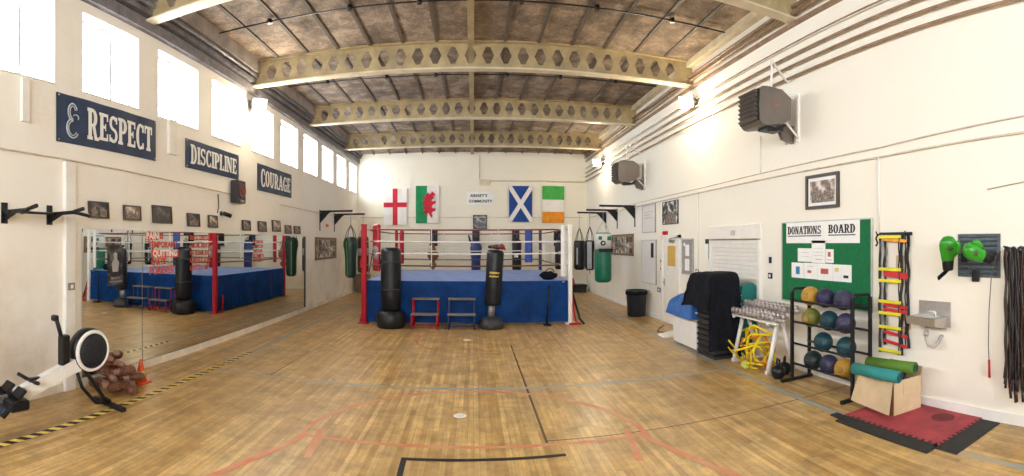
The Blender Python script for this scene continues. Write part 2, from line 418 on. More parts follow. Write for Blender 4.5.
# ------------------------------------------------------------------ lettering
def ring(cx, cy, rx, ry, t, a0, a1, n=14, tx=None):
    tx = t if tx is None else tx; out = []
    for i in range(n):
        A = rad(a0 + (a1 - a0) * i / n); B = rad(a0 + (a1 - a0) * (i + 1) / n)
        out.append([(cx + rx * cos(A), cy + ry * sin(A)), (cx + rx * cos(B), cy + ry * sin(B)),
                    (cx + (rx - tx) * cos(B), cy + (ry - t) * sin(B)), (cx + (rx - tx) * cos(A), cy + (ry - t) * sin(A))])
    return out
def R_(x0, y0, x1, y1): return [[(x0, y0), (x1, y0), (x1, y1), (x0, y1)]]
S_, H_ = 0.20, 0.11
STEP = [0]
def stem(x, a=0, b=1): return R_(x, a, x + S_, b)
def ser(x, y): return R_(x - .06, y, x + S_ + .06, y + H_)
def glyph(ch):
    if ch == 'I': return stem(.08) + ser(.08, 0) + ser(.08, .9), .33
    if ch == 'E': return stem(.07) + ser(.07, 0) + ser(.07, .9) + R_(.1, 0, .56, .11) + R_(.1, .89, .56, 1) + R_(.1, .45, .42, .55) + R_(.49, 0, .57, .27) + R_(.49, .73, .57, 1) + R_(.38, .37, .44, .63), .62
    if ch == 'L': return stem(.07) + ser(.07, 0) + ser(.07, .9) + R_(.1, 0, .54, .11) + R_(.46, 0, .55, .3), .58
    if ch == 'T': return stem(.22) + ser(.22, 0) + R_(.02, .89, .59, 1) + R_(.02, .68, .1, 1) + R_(.51, .68, .59, 1), .62
    if ch == 'P': return stem(.07) + ser(.07, 0) + ser(.07, .9) + R_(.15, .9, .36, 1) + R_(.15, .42, .36, .52) + ring(.34, .71, .26, .29, .11, -90, 90, tx=S_), .63
    if ch == 'R': return glyph('P')[0][:] + [[(.3, .46), (.47, .46), (.62, .0), (.45, 0)]] + R_(.43, 0, .70, H_), .71
    if ch == 'B': return stem(.07) + ser(.07, 0) + ser(.07, .9) + R_(.15, .9, .34, 1) + R_(.15, .46, .36, .56) + R_(.15, 0, .36, .1) + ring(.33, .75, .25, .25, .1, -90, 90, tx=S_) + ring(.34, .28, .28, .28, .1, -90, 90, tx=S_), .66
    if ch == 'D': return stem(.07) + ser(.07, 0) + ser(.07, .9) + R_(.15, .9, .32, 1) + R_(.15, 0, .32, .1) + ring(.3, .5, .33, .5, .1, -90, 90, tx=S_), .67
    if ch == 'O': return ring(.33, .5, .31, .52, .1, 0, 360, 28, tx=S_), .67
    if ch == 'C': return ring(.33, .5, .31, .52, .1, 55, 305, 22, tx=S_) + R_(.47, .68, .58, .98) + R_(.47, .02, .58, .26), .63
    if ch == 'G': return ring(.33, .5, .31, .52, .1, 55, 300, 22, tx=S_) + R_(.47, .68, .58, .98) + R_(.45, 0, .6, .46) + R_(.36, .4, .66, .48), .69
    if ch == 'S': return ring(.3, .73, .26, .28, .12, 30, 270, 16, tx=.15) + ring(.3, .27, .27, .28, .12, -150, 90, 16, tx=.15) + R_(.46, .72, .54, .98) + R_(.04, .02, .12, .28), .61
    if ch == 'N': return R_(.07, 0, .17, 1) + R_(.5, 0, .6, 1) + R_(.0, 0, .24, H_) + R_(.0, .9, .2, 1) + R_(.42, .9, .68, 1) + [[(.05, 1), (.25, 1), (.62, 0), (.44, 0)]], .72
    if ch == 'U': return R_(.07, .3, .07 + S_, 1) + R_(.47, .3, .58, 1) + ser(.07, .9) + R_(.41, .9, .65, 1) + ring(.325, .32, .255, .34, .13, 180, 360, 14, tx=.16), .70
    if ch == 'A': return [[(.26, 1), (.42, 1), (.18, 0), (.06, 0)], [(.28, 1), (.46, 1), (.68, 0), (.48, 0)]] + R_(.16, .25, .56, .35) + R_(0, 0, .24, H_) + R_(.41, 0, .73, H_), .74
    return [], .35
def slab_text(m, s, x, z, w, h, y0, y1, mi=0, drop=0.0, big_first=0.0):
    adv = [glyph(c)[1] for c in s]; tot = sum(adv); k = w / tot
    cx = x
    for i, (c, a) in enumerate(zip(s, adv)):
        hh = h * (1 + (big_first if i == 0 else 0)); zb = z - (hh - h) * .5
        for poly in glyph(c)[0]:
            m.prism([(cx + px * k, zb + pz * hh) for px, pz in poly], y0 - STEP[0] * .00012, y1, mi); STEP[0] = (STEP[0] + 1) % 9
        cx += a * k
    return m
def text_verts(s, size, align='CENTER', bold=0.0, spacing=1.0, line=1.0):
    cu = bpy.data.curves.new('lettering', 'FONT'); cu.body = s; cu.size = size; cu.align_x = align; cu.align_y = 'CENTER'
    cu.offset = bold; cu.resolution_u = 2; cu.space_character = spacing; cu.space_line = line
    o = bpy.data.objects.new('lettering', cu); COL.objects.link(o)
    dg = bpy.context.evaluated_depsgraph_get(); e = o.evaluated_get(dg); me = e.to_mesh()
    vs = [tuple(v.co) for v in me.vertices]; fs = [tuple(p.vertices) for p in me.polygons]
    e.to_mesh_clear(); bpy.data.objects.remove(o); bpy.data.curves.remove(cu)
    return vs, fs
def font_text(m, s, x, z, size, y, mi=0, **kw):
    vs, fs = text_verts(s, size, **kw)
    m.add([(x + vx, y, z + vy) for vx, vy, _ in vs], fs, mi)
    return m

# ================================================================== THE SETTING
structure('floor', M().box(XL - .4, XR + .3, YF - .3, D + .3, -.2, 0), FLOOR, 'worn honey-coloured strip wood sports floor of the gym hall', 'floor')
# painted court lines and tape on the floor
def line_strip(m, p, q, w, mi=0, z=.0025):
    p, q = Vector(p), Vector(q); d = (q - p).normalized(); n = Vector((-d.y, d.x)) * w / 2
    m.add([(p.x + n.x, p.y + n.y, z), (p.x - n.x, p.y - n.y, z), (q.x - n.x, q.y - n.y, z), (q.x + n.x, q.y + n.y, z)], [(0, 1, 2, 3)], mi); return m
def arc_strip(m, c, r, w, a0, a1, mi=0, z=.0025, n=48):
    vs = []
    for i in range(n + 1):
        t = rad(a0 + (a1 - a0) * i / n)
        for rr in (r - w / 2, r + w / 2): vs.append((c[0] + rr * cos(t), c[1] + rr * sin(t), z))
    return m.add(vs, [(2 * i, 2 * i + 1, 2 * i + 3, 2 * i + 2) for i in range(n)], mi)
REDL = mat('worn_red_court_line', (0.62, 0.17, 0.085), 0.5, col2=(0.60, 0.34, 0.18), scale=2.2)
REDF = mat('faded_red_court_line', (0.52, 0.16, 0.10), 0.5, col2=(0.55, 0.37, 0.19), scale=1.6)
BLUL = mat('worn_blue_court_line', (0.24, 0.33, 0.38), 0.5, col2=(0.42, 0.36, 0.25), scale=1.4)
SEAM = mat('dark_floor_seam', (0.13, 0.075, 0.04), 0.6)
m = M()
line_strip(m, (-1.78, 4.70), (1.78, 4.70), .06)
arc_strip(m, (0, 4.70), 1.78, .06, 0, 180, z=.003)
line_strip(m, (1.62, 4.9), (1.50, 4.15), .07, z=.0038); line_strip(m, (-1.62, 4.9), (-1.52, 4.2), .07, z=.0038)
line_strip(m, (-1.70, 4.75), (-3.0, 1.2), .07, z=.0035); line_strip(m, (1.70, 4.75), (3.0, 1.2), .07, z=.0035)
structure('floor_marking_red', m, REDL, 'worn red basketball key line and half circle painted on the floor', 'floor marking')
m = M(); arc_strip(m, (0.1, 9.95), 1.28, .06, 0, 360)
structure('floor_marking_red_circle', m, REDF, 'faded red centre circle painted in front of the ring', 'floor marking')
m = M(); line_strip(m, (-3.95, 6.6), (3.9, 6.6), .08, z=.002); line_strip(m, (-3.95, 7.8), (-3.95, 15.5), .09, z=.0022); line_strip(m, (3.9, -2), (3.9, 15.5), .08, z=.0022)
line_strip(m, (-3.5, 15.5), (4.5, 15.5), .05, z=.0022)
structure('floor_marking_blue', m, BLUL, 'worn grey blue court side lines and cross line on the floor', 'floor marking')
m = M(); line_strip(m, (.735, 4.75), (.735, 9.4), .028, z=.0015); line_strip(m, (.735, 4.80), (4.75, 4.80), .018, z=.0012); line_strip(m, (-3.0, 8.4), (-3.0, 6.6), .02, z=.0012)
structure('floor_marking_seam', m, SEAM, 'dark straight seam lines where floor hatches are cut in', 'floor marking')
BTAPE = mat('black_floor_tape', (0.015, 0.013, 0.012), 0.5)
m = M(); line_strip(m, (-.67, 4.40), (.87, 4.45), .055, z=.004); line_strip(m, (-.645, 4.42), (-.62, 3.6), .055, z=.0045)
structure('floor_marking_black_tape', m, BTAPE, 'black tape stuck in an L shape on the floor nearest the camera', 'floor tape')
HY = mat('hazard_yellow', (0.85, 0.68, 0.14), 0.5, var=0.2); HB = mat('hazard_black', (0.02, 0.02, 0.022), 0.5)
m = M(); y = -1.0; k = 0
while y < 7.8:
    s = .085
    m.add([(-4.01, y, .004), (-3.92, y + .07, .004), (-3.92, y + s + .07, .004), (-4.01, y + s, .004)], [(0, 1, 2, 3)], k % 2); y += s; k += 1
structure('floor_marking_hazard_tape', m, [HY, HB], 'yellow and black hazard tape running beside the mirror wall', 'floor tape')
DOT = mat('white_floor_spot', (0.82, 0.80, 0.74), 0.5)
for c, lb in (((-.157, 5.57), 'round white spot on the floor inside the red key'), ((-.135, 9.95), 'round white spot on the floor in front of the boxing ring')):
    tag(obj('floor_spot', M().lathe([(.0, .0025), (.075, .0025), (.078, .0)], (c[0], c[1], .001), 24), DOT), lb, 'floor marking', None, 'structure')

# windows of the left wall
W0, WP, WW, WS, WT = 4.63, 1.738, 1.22, 4.13, 5.27
wins = [W0 + WP * i for i in range(-5, 9)]
wins = [w for w in wins if w > YF + .3 and w + WW < D]
last_w = (18.55, 19.75)
spans = [(w, w + WW) for w in wins if w < 18.0] + [last_w]
m = M(); WTH = .34
m.box(XL - WTH, XL, YF - .3, D + .3, 0, WS); m.box(XL - WTH, XL, YF - .3, D + .3, WT, CEIL + .1)
prev = YF - .3
for a, b in spans: m.box(XL - WTH, XL, prev, a, WS, WT); prev = b
m.box(XL - WTH, XL, prev, D + .3, WS, WT)
structure('wall_left', m, WALL_L, 'cream painted left wall with a high row of windows', 'wall')
structure('wall_right', M().box(XR, XR + .3, YF - .3, D + .3, 0, CEIL + .1), WALL_R, 'plain cream right wall of the hall', 'wall')
structure('wall_back', M().box(XL - .3, XR + .3, D, D + .3, 0, CEIL + .1), WALL_B, 'cream painted block wall behind the boxing ring', 'wall')
FILL_WINS = [(-4.0, -1.9), (-1.1, 1.0), (1.8, 3.9)]; FZ0, FZ1 = 2.5, 5.1  # openings for unseen windows added to brighten the hall from behind
m = M().box(XL - .3, XR + .3, YF - .3, YF, 0, FZ0).box(XL - .3, XR + .3, YF - .3, YF, FZ1, CEIL + .1)
_p = XL - .3
for a, b in FILL_WINS: m.box(_p, a, YF - .3, YF, FZ0, FZ1); _p = b
m.box(_p, XR + .3, YF - .3, YF, FZ0, FZ1)
structure('wall_front', m, WALL_B, 'cream wall at the near end of the hall', 'wall')
for i, (a, b) in enumerate(spans):
    w = b - a
    t = thing('window_%d' % (i + 1), 'high clerestory window number %d from the near end of the left wall' % (i + 1), 'window', (XL - .22, a, WS), 0, None, 'structure')
    t['label'] = 'white framed high window in the left wall, bright with daylight'
    t['group'] = 'high windows of the left wall'
    f = M(); H = WT - WS; fr = .05
    f.box(-.05, .03, 0, w, 0, fr); f.box(-.05, .03, 0, w, H - fr, H); f.box(-.05, .03, 0, fr, fr, H - fr); f.box(-.05, .03, w - fr, w, fr, H - fr)
    f.box(-.045, .025, w * .62, w * .62 + .055, fr, H - fr)
    obj('window_frame', f, UPVC, t)
    obj('pane', M().box(-.012, -.006, fr, w - fr, fr, H - fr), GLASS, t)
    sl = M().box(.03, .235, 0.0, w, -.0, .02); obj('window_sill', sl, WHITE, t)
    if i % 3 == 1:
        h = M().tube([(.04, w * .62, .12), (.10, w * .66, .3), (.10, w * .72, .08)], .008); obj('window_stay', h, GREYM, t)

for i, (a, b) in enumerate(FILL_WINS):                                    # unseen end-wall windows, added behind the camera for extra daylight
    t = thing('window_%d' % (len(spans) + i + 1), 'large unseen window added in the end wall behind the camera for fill daylight', 'window', (a, YF - .2, FZ0), 0, 'added fill windows of the near end wall', 'structure')
    w, H, fr = b - a, FZ1 - FZ0, .06
    obj('window_frame', M().box(0, w, -.04, .04, 0, fr).box(0, w, -.04, .04, H - fr, H).box(0, fr, -.04, .04, fr, H - fr).box(w - fr, w, -.04, .04, fr, H - fr).box(w / 2 - .03, w / 2 + .03, -.035, .035, fr, H - fr).box(fr, w - fr, -.03, .03, H * .6, H * .6 + .05), UPVC, t)
    obj('pane', M().box(fr, w - fr, -.008, -.002, fr, H - fr), GLASS, t)
# ceiling slab in bays, with ribs running to the back wall
m = M().box(XL - .3, XR + .3, YF - .3, 17.6, CEIL, CEIL + .25)
m.add([(XL, 17.6, CEIL), (XR, 17.6, CEIL), (XR, D, 5.82), (XL, D, 5.82), (XL, 17.6, CEIL + .25), (XR, 17.6, CEIL + .25), (XR, D + .3, 6.07), (XL, D + .3, 6.07)],
      [(0, 1, 2, 3), (4, 5, 6, 7), (0, 4, 7, 3), (1, 5, 6, 2), (0, 1, 5, 4), (3, 2, 6, 7)])
structure('ceiling', m, CEILM, 'mottled brown wood wool slab ceiling', 'ceiling')
m = M()
for i in range(-7, 8):
    x = -.05 + i * .69
    if abs(i) == 0 or not XL < x < XR: continue
    m.box(x - .032, x + .032, YF, 17.6, CEIL - .025, CEIL)
    m.add([(x - .02, 17.6, CEIL - .045), (x + .02, 17.6, CEIL - .045), (x + .02, D, 5.775), (x - .02, D, 5.775), (x - .02, 17.6, CEIL), (x + .02, 17.6, CEIL), (x + .02, D, 5.82), (x - .02, D, 5.82)],
          [(0, 1, 2, 3), (4, 5, 6, 7), (0, 4, 7, 3), (1, 5, 6, 2), (0, 1, 5, 4), (3, 2, 6, 7)])
structure('trim_1', m, RIB, 'dark ribs between the ceiling slabs', 'ceiling trim')
m = M(); m.box(-.11, .01, YF, 17.6, CEIL - .10, CEIL)
m.add([(-.11, 17.6, CEIL - .1), (.01, 17.6, CEIL - .1), (.01, D, 5.72), (-.11, D, 5.72), (-.11, 17.6, CEIL), (.01, 17.6, CEIL), (.01, D, 5.82), (-.11, D, 5.82)],
      [(0, 1, 2, 3), (4, 5, 6, 7), (0, 4, 7, 3), (1, 5, 6, 2), (0, 1, 5, 4), (3, 2, 6, 7)])
structure('trim_2', m, CREAM, 'cream trunking along the middle of the ceiling', 'ceiling trim')
BEAMS = [-1.6, 2.2, 6.02, 9.78, 13.62, 17.5]
pos = ['above the camera, out of frame', 'above the camera, nearer one', 'nearest in view, seen only at its two ends', 'second from the camera, spanning the top of the view', 'third from the camera', 'fourth from the camera, nearest the back wall']
for yb, ps in zip(BEAMS, pos):
    m = M(); L = XR - XL; zc = (BEAM_Z + CEIL) / 2; hh = (CEIL - BEAM_Z) / 2
    pitch = .36; n = int((L - .5) / pitch); st = XL + (L - n * pitch) / 2
    m.prism([(XL, BEAM_Z), (st, BEAM_Z), (st, CEIL), (XL, CEIL)], yb - .012, yb + .012)
    m.prism([(XR, BEAM_Z), (st + n * pitch, BEAM_Z), (st + n * pitch, CEIL), (XR, CEIL)], yb - .012, yb + .012)
    for i in range(n):
        x = st + pitch * (i + .5); a, b, h = .125, .045, .17
        for sg in (1, -1):
            q = [(x - pitch / 2, zc), (x - a, zc), (x - b, zc + sg * h), (x - pitch / 2, zc + sg * hh)]
            m.prism(q, yb - .012, yb + .012)
            m.prism([(x - b, zc + sg * h), (x + b, zc + sg * h), (x + pitch / 2, zc + sg * hh), (x - pitch / 2, zc + sg * hh)], yb - .012, yb + .012)
            q = [(x + pitch / 2, zc), (x + a, zc), (x + b, zc + sg * h), (x + pitch / 2, zc + sg * hh)]
            m.prism(q, yb - .012, yb + .012)
    bm = thing('ceiling_beam', 'cream steel roof beam with hexagon holes, ' + ps, 'beam', (0, 0, 0), 0, None, 'structure')
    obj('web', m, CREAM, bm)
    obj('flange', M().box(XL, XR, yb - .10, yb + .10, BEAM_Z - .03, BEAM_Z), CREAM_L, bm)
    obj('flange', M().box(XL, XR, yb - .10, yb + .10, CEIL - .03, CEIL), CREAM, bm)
# wall head ledges, gutters and pipes
LEDGE = mat('lilac_grey_ledge', (0.40, 0.36, 0.35), 0.6, var=0.2, scale=3); LEDGED = mat('dark_gutter_steel', (0.20, 0.19, 0.21), 0.5, var=0.25)
m = M().box(XL, XL + .26, YF, D, 5.84, CEIL); structure('trim_3', m, LEDGE, 'pale ledge along the top of the left wall', 'ceiling trim')
m = M().box(XL, XL + .10, YF, D, 5.42, 5.60); m.box(XL, XL + .16, YF, D, 5.64, 5.72); m.cyl((XL + .2, YF, 5.78), (XL + .2, D, 5.78), .035)
structure('trim_4', m, LEDGED, 'grey steel gutters running below the ceiling on the left wall', 'ceiling trim')
m = M().box(XR - .15, XR, YF, D, 5.98, CEIL); structure('trim_5', m, CREAM_L, 'cream ledge along the top of the right wall', 'ceiling trim')
BRP = mat('brown_pipe_paint', (0.27, 0.17, 0.105), 0.45, var=0.2)
m = M().box(XR - .07, XR, YF, D, 5.50, 5.55); m.cyl((XR - .09, YF, 5.66), (XR - .09, D, 5.66), .032).cyl((XR - .09, YF, 5.77), (XR - .09, D, 5.77), .03)
structure('trim_6', m, BRP, 'brown gutter under the ledge of the right wall', 'ceiling trim')
for z, r, lb in ((5.20, .012, 'thin brown heating pipe, highest of the four on the right wall'), (5.02, .019, 'brown heating pipe, second from the top on the right wall'), (4.85, .019, 'brown heating pipe, third from the top on the right wall'), (4.67, .019, 'brown heating pipe, lowest of the four on the right wall')):
    m = M().cyl((XR - .07, YF, z), (XR - .07, D, z), r, n=10)
    p = obj('heating_pipe', m, BRP); tag(p, lb, 'pipe', None, 'structure')
    for yy in (1.5, 4.8, 8.3, 11.6, 15.0, 18.4):
        m = M().cyl((XR, yy, z), (XR - .07, yy, z), .010, n=6).cyl((XR - .07, yy - .02, z), (XR - .07, yy + .02, z), r + .006, n=10)
        if r > .02: obj('clip', m, BRP, p)
# roof conduits crossing between beams
for yy in (-.6, 4.1, 7.95, 11.45, 15.5):
    m = M().cyl((XL + .25, yy, CEIL - .07), (XR - .2, yy, CEIL - .07), .014, n=8)
    for x in (-3.6, -2.1, -.9, .8, 2.1, 3.5): m.cyl((x, yy, CEIL - .11), (x, yy, CEIL - .03), .045, n=10)
    structure('ceiling_trim_conduit', m, BLACK, 'thin dark conduit with round boxes crossing the ceiling', 'ceiling trim').__setitem__('group', 'dark conduits across the ceiling')
# skirtings and pilaster
structure('baseboard_left', M().box(XL, XL + .03, YF, 19.9, 0, .10).box(XL, XL + .045, 4.5, 13.3, 0, .12), mat('cream_skirting', (0.86, 0.80, 0.69), 0.5, scale=3), 'cream skirting under the mirrors on the left wall', 'baseboard')
structure('baseboard_right', M().box(XR - .025, XR, 11.45, D, 0, .11).box(XR - .025, XR, 8.98, 10.3, 0, .11).box(XR - .025, XR, YF, 6.9, 0, .11), WHITE, 'white skirting along the right wall', 'baseboard')
structure('baseboard_back', M().box(XL, XR, D - .025, D, 0, .11), WHITE, 'white skirting along the back wall', 'baseboard')
structure('trim_7', M().box(XL, XL + .07, 4.25, 4.44, .0, 3.12, bev=.01), WHITE, 'white boxed pilaster beside the pull-up bar', 'wall trim')
structure('trim_8', M().box(XL, XL + .05, 3.55, 3.66, 3.55, 4.1).box(XL, XL + .05, 6.62, 6.85, 3.55, 4.15), WHITE, 'short white boxed risers under the near windows', 'wall trim')

CABLE = mat('cream_surface_cable', (0.66, 0.58, 0.47), 0.55)
def wire(pts, r, label, m_=CABLE, name='cable'):
    return tag(obj(name, M().tube(pts, r, 6), m_), label, 'cable')
wire([(XL + .02, -3, 3.22), (XL + .02, 3.2, 3.17), (XL + .02, 6.1, 3.11), (XL + .02, 8.7, 3.05), (XL + .03, 8.95, 3.02)], .013, 'pale cable run along the left wall above the mirrors')
wire([(XL + .02, 8.3, 3.0), (XL + .025, 8.32, 2.75), (XL + .02, 8.28, 2.62)], .010, 'short dark cable hanging beside the wall speaker', BLACK)
wire([(XL + .02, 11.5, 3.02), (XL + .02, 14.5, 3.0), (XL + .02, 19.8, 3.05)], .012, 'pale cable run along the far left wall beyond the banners')
wire([(XR - .02, -3, 3.55), (XR - .02, 2.15, 3.40), (XR - .02, 4.2, 3.28), (XR - .02, 9.0, 3.22), (XR - .02, 19.5, 3.2)], .010, 'upper thin cable sagging along the right wall')
wire([(XR - .02, -3, 3.3), (XR - .02, 2.15, 3.22), (XR - .02, 4.23, 3.15), (XR - .02, 10.0, 3.12), (XR - .02, 19.5, 3.1)], .014, 'lower conduit along the right wall')
wire([(XR - .02, 4.23, 3.15), (XR - .02, 4.23, 2.15)], .014, 'white conduit dropping to the agility ladders', WHITE)
wire([(XR - .02, 7.0, 3.9), (XR - .02, 7.0, 3.25)], .012, 'short white conduit below the near fan heater', WHITE)
wire([(XR - .02, 9.45, 3.1), (XR - .02, 9.45, 1.2)], .014, 'white conduit dropping beside the grey notice board', WHITE)
wire([(XR - .02, 11.7, 3.1), (XR - .02, 11.7, .7)], .012, 'white conduit dropping beside the white door', WHITE)
wire([(XR - .02, 2.6, 2.62), (XR - .02, 1.2, 2.8)], .006, 'thin cable rising above the grey louvred panel')
wire([(.7, D - .03, 4.62), (4.7, D - .03, 4.62)], .03, 'cream pipe across the back wall above the blue and white flag', mat('cream_pipe', (.72, .62, .45), .5), 'wall_pipe')['category'] = 'pipe'
wire([(.25, D - .02, 5.7), (.25, D - .02, 4.7)], .015, 'vertical cream conduit down the middle of the back wall')
wire([(-4.8, D - .02, 3.12), (-.1, D - .02, 3.1), (4.6, D - .02, 3.12)], .012, 'thin cable across the back wall behind the flags')
t = wthing('junction_box', 'cream junction box at the end of the back wall pipe', 'junction box', 'back', .45, 4.55)
obj('body', M().box(-.22, .22, -.08, 0, -.12, .14, bev=.01), mat('cream_box', (.75, .66, .5), .5), t)
obj('cover', M().box(-.18, .18, -.09, -.08, -.09, .1), CREAM_L, t)

# ================================================================== MIRRORS
for a, b, lb in ((4.60, 5.91, 'nearer frameless wall mirror beside the pile of brown gloves'), (5.925, 13.30, 'long wall mirror on the left wall reflecting the boxing ring')):
    t = thing('wall_mirror', lb, 'mirror', wall_loc('left', (a + b) / 2, .125), RZ['left'])
    w = b - a
    obj('mirror_glass', M().box(-w / 2, w / 2, -.02, -.004, 0, 2.09), MIRROR, t)
    e = M().box(-w / 2, w / 2, -.028, 0, -.006, 0)
    if a > 5: e.box(w / 2, w / 2 + .07, -.035, 0, 0, 2.09, )
    obj('frame', e, BLACK, t)
# stickers and poster on the mirror
SR = mat('red_sticker_vinyl', (0.72, 0.10, 0.07), 0.5, var=.06)
t = wthing('wall_sticker', 'red motivational lettering sticker reading pain is temporary on the mirror', 'sticker', 'left', 6.45, 1.9, off=.021)
obj('red_block', M().box(-.44, -.10, -.003, 0, .16, .29), SR, t); obj('red_block', M().box(-.30, .47, -.003, 0, -.13, .0), SR, t)
for a_ in (('PAIN', -.27, .225, .15), ('QUITTING', .08, -.065, .145)): m = M(); font_text(m, *a_, -.005, bold=.006); obj('white_lettering', m, LETTER, t)
for a_ in (('IS', -.02, .225, .13), ('TEMPORARY', .02, .08, .14), ('LASTS', -.1, -.20, .15), ('FOREVER', .0, -.35, .17)): m = M(); font_text(m, *a_, -.003, bold=.005); obj('red_lettering', m, SR, t)
def scribble(m, x0, x1, z, h, y, n, mi=0, seed=1):
    r = random.Random(seed); x = x0
    while x < x1:
        w = (x1 - x0) / n * r.uniform(.35, .75); hh = h * r.uniform(.8, 1.0)
        m.box(x, x + w * .3, y, y + .002, z, z + hh, mi); m.box(x, x + w, y, y + .002, z + hh * .8, z + hh, mi)
        if r.random() > .4: m.box(x, x + w, y, y + .002, z, z + hh * .2, mi)
        if r.random() > .5: m.box(x + w * .7, x + w, y, y + .002, z, z + hh, mi)
        x += w * 1.35
    return m
for c, zz, w, h, lb, sd in ((7.62, 1.86, .66, .70, 'block of red lettering stuck on the mirror left of the reflected red post', 3), (10.15, 1.85, .5, .55, 'smaller block of red lettering on the mirror nearer the green bag', 5)):
    m = M(); k = 5
    for i in range(k): scribble(m, -w / 2, w / 2, h / 2 - (i + 1) * h / k, h / k * .72, -.003, 6, 0, sd + i)
    o = obj('wall_sticker', m, SR); o.location = wall_loc('left', c, zz, .021); o.rotation_euler = (0, 0, RZ['left']); tag(o, lb, 'sticker')
t = wthing('poster', 'dark boxing poster stuck on the near end of the mirror', 'poster', 'left', 5.28, 1.68, off=.021)
DARKP = photo_material('dark_poster_print', [(0.01, 0.01, 0.012), (0.02, 0.02, 0.025), (0.10, 0.10, 0.10)], 8)
obj('sheet', M().box(-.17, .17, -.003, 0, -.30, .30), DARKP, t)
m = M(); scribble(m, -.10, .10, -.21, .035, -.006, 6, 0, 1); scribble(m, -.12, .12, -.26, .025, -.006, 8, 0, 2); m.prism([(-.06, -.1), (.06, -.1), (.08, .04), (.035, .09), (.04, .17), (0, .2), (-.04, .17), (-.03, .09), (-.08, .03)], -.006, -.003)
obj('print', m, mat('grey_print', (.4, .4, .4), .6), t)

# ================================================================== BANNERS
def banner(word, xa, ya, xb, yb, label, logo=False):
    c, z, w, h = wrect('left', xa, ya, xb, yb)
    t = wthing('banner', label, 'banner', 'left', c, z)
    m = M(); n = 24
    for i in range(n):
        a, b = -w / 2 + w * i / n, -w / 2 + w * (i + 1) / n
        f = lambda q: -.018 - .006 * sin(q * 9) 
        m.add([(a, f(a), -h / 2), (b, f(b), -h / 2), (b, f(b), h / 2), (a, f(a), h / 2), (a, -.004, -h / 2), (b, -.004, -h / 2), (b, -.004, h / 2), (a, -.004, h / 2)],
              [(0, 1, 2, 3), (4, 7, 6, 5), (0, 4, 5, 1), (3, 2, 6, 7)], 0, False)
    obj('sheet', m, NAVY, t)
    l = M(); x0 = -w / 2 + (w * .26 if logo else w * .07)
    slab_text(l, word, x0, -h * .30, w * .95 - (x0 + w / 2), h * .60, -.029, -.026, 0, big_first=.12)
    obj('lettering', l, LETTER, t)
    if logo:
        g = M(); pts = []
        def arcp(cx, cz, rx, rz, a0, a1, n=12): return [(cx + rx * cos(rad(a0 + (a1 - a0) * i / n)), -.029, cz + rz * sin(rad(a0 + (a1 - a0) * i / n))) for i in range(n + 1)]
        gx = -w / 2 + w * .13
        for off, r in ((0, .011), (.035, .008)):
            pts = arcp(gx, .10, .085 - off, .12 - off, 20, 270) + arcp(gx, -.12, .11 - off, .13 - off, 90, 330)
            g.tube(pts, r, 6)
        g.tube(arcp(gx + .06, .04, .05, .035, 160, -40), .008, 6)
        obj('emblem', g, mat('pale_outline', (.55, .6, .68), .5), t)
    for sx in (-1, 1):
        for sz in (-1, 1): obj('eyelet', M().cyl((sx * (w / 2 - .03), -.02, sz * (h / 2 - .03)), (sx * (w / 2 - .03), -.032, sz * (h / 2 - .03)), .012, n=10), CHROME, t)
banner('RESPECT', 56, 92, 155, 161, 'navy wall banner with white slab letters reading RESPECT', True)
banner('DISCIPLINE', 185, 138, 238, 180, 'navy wall banner with white slab letters reading DISCIPLINE')
banner('COURAGE', 257, 163, 291, 198, 'navy wall banner with white slab letters reading COURAGE')

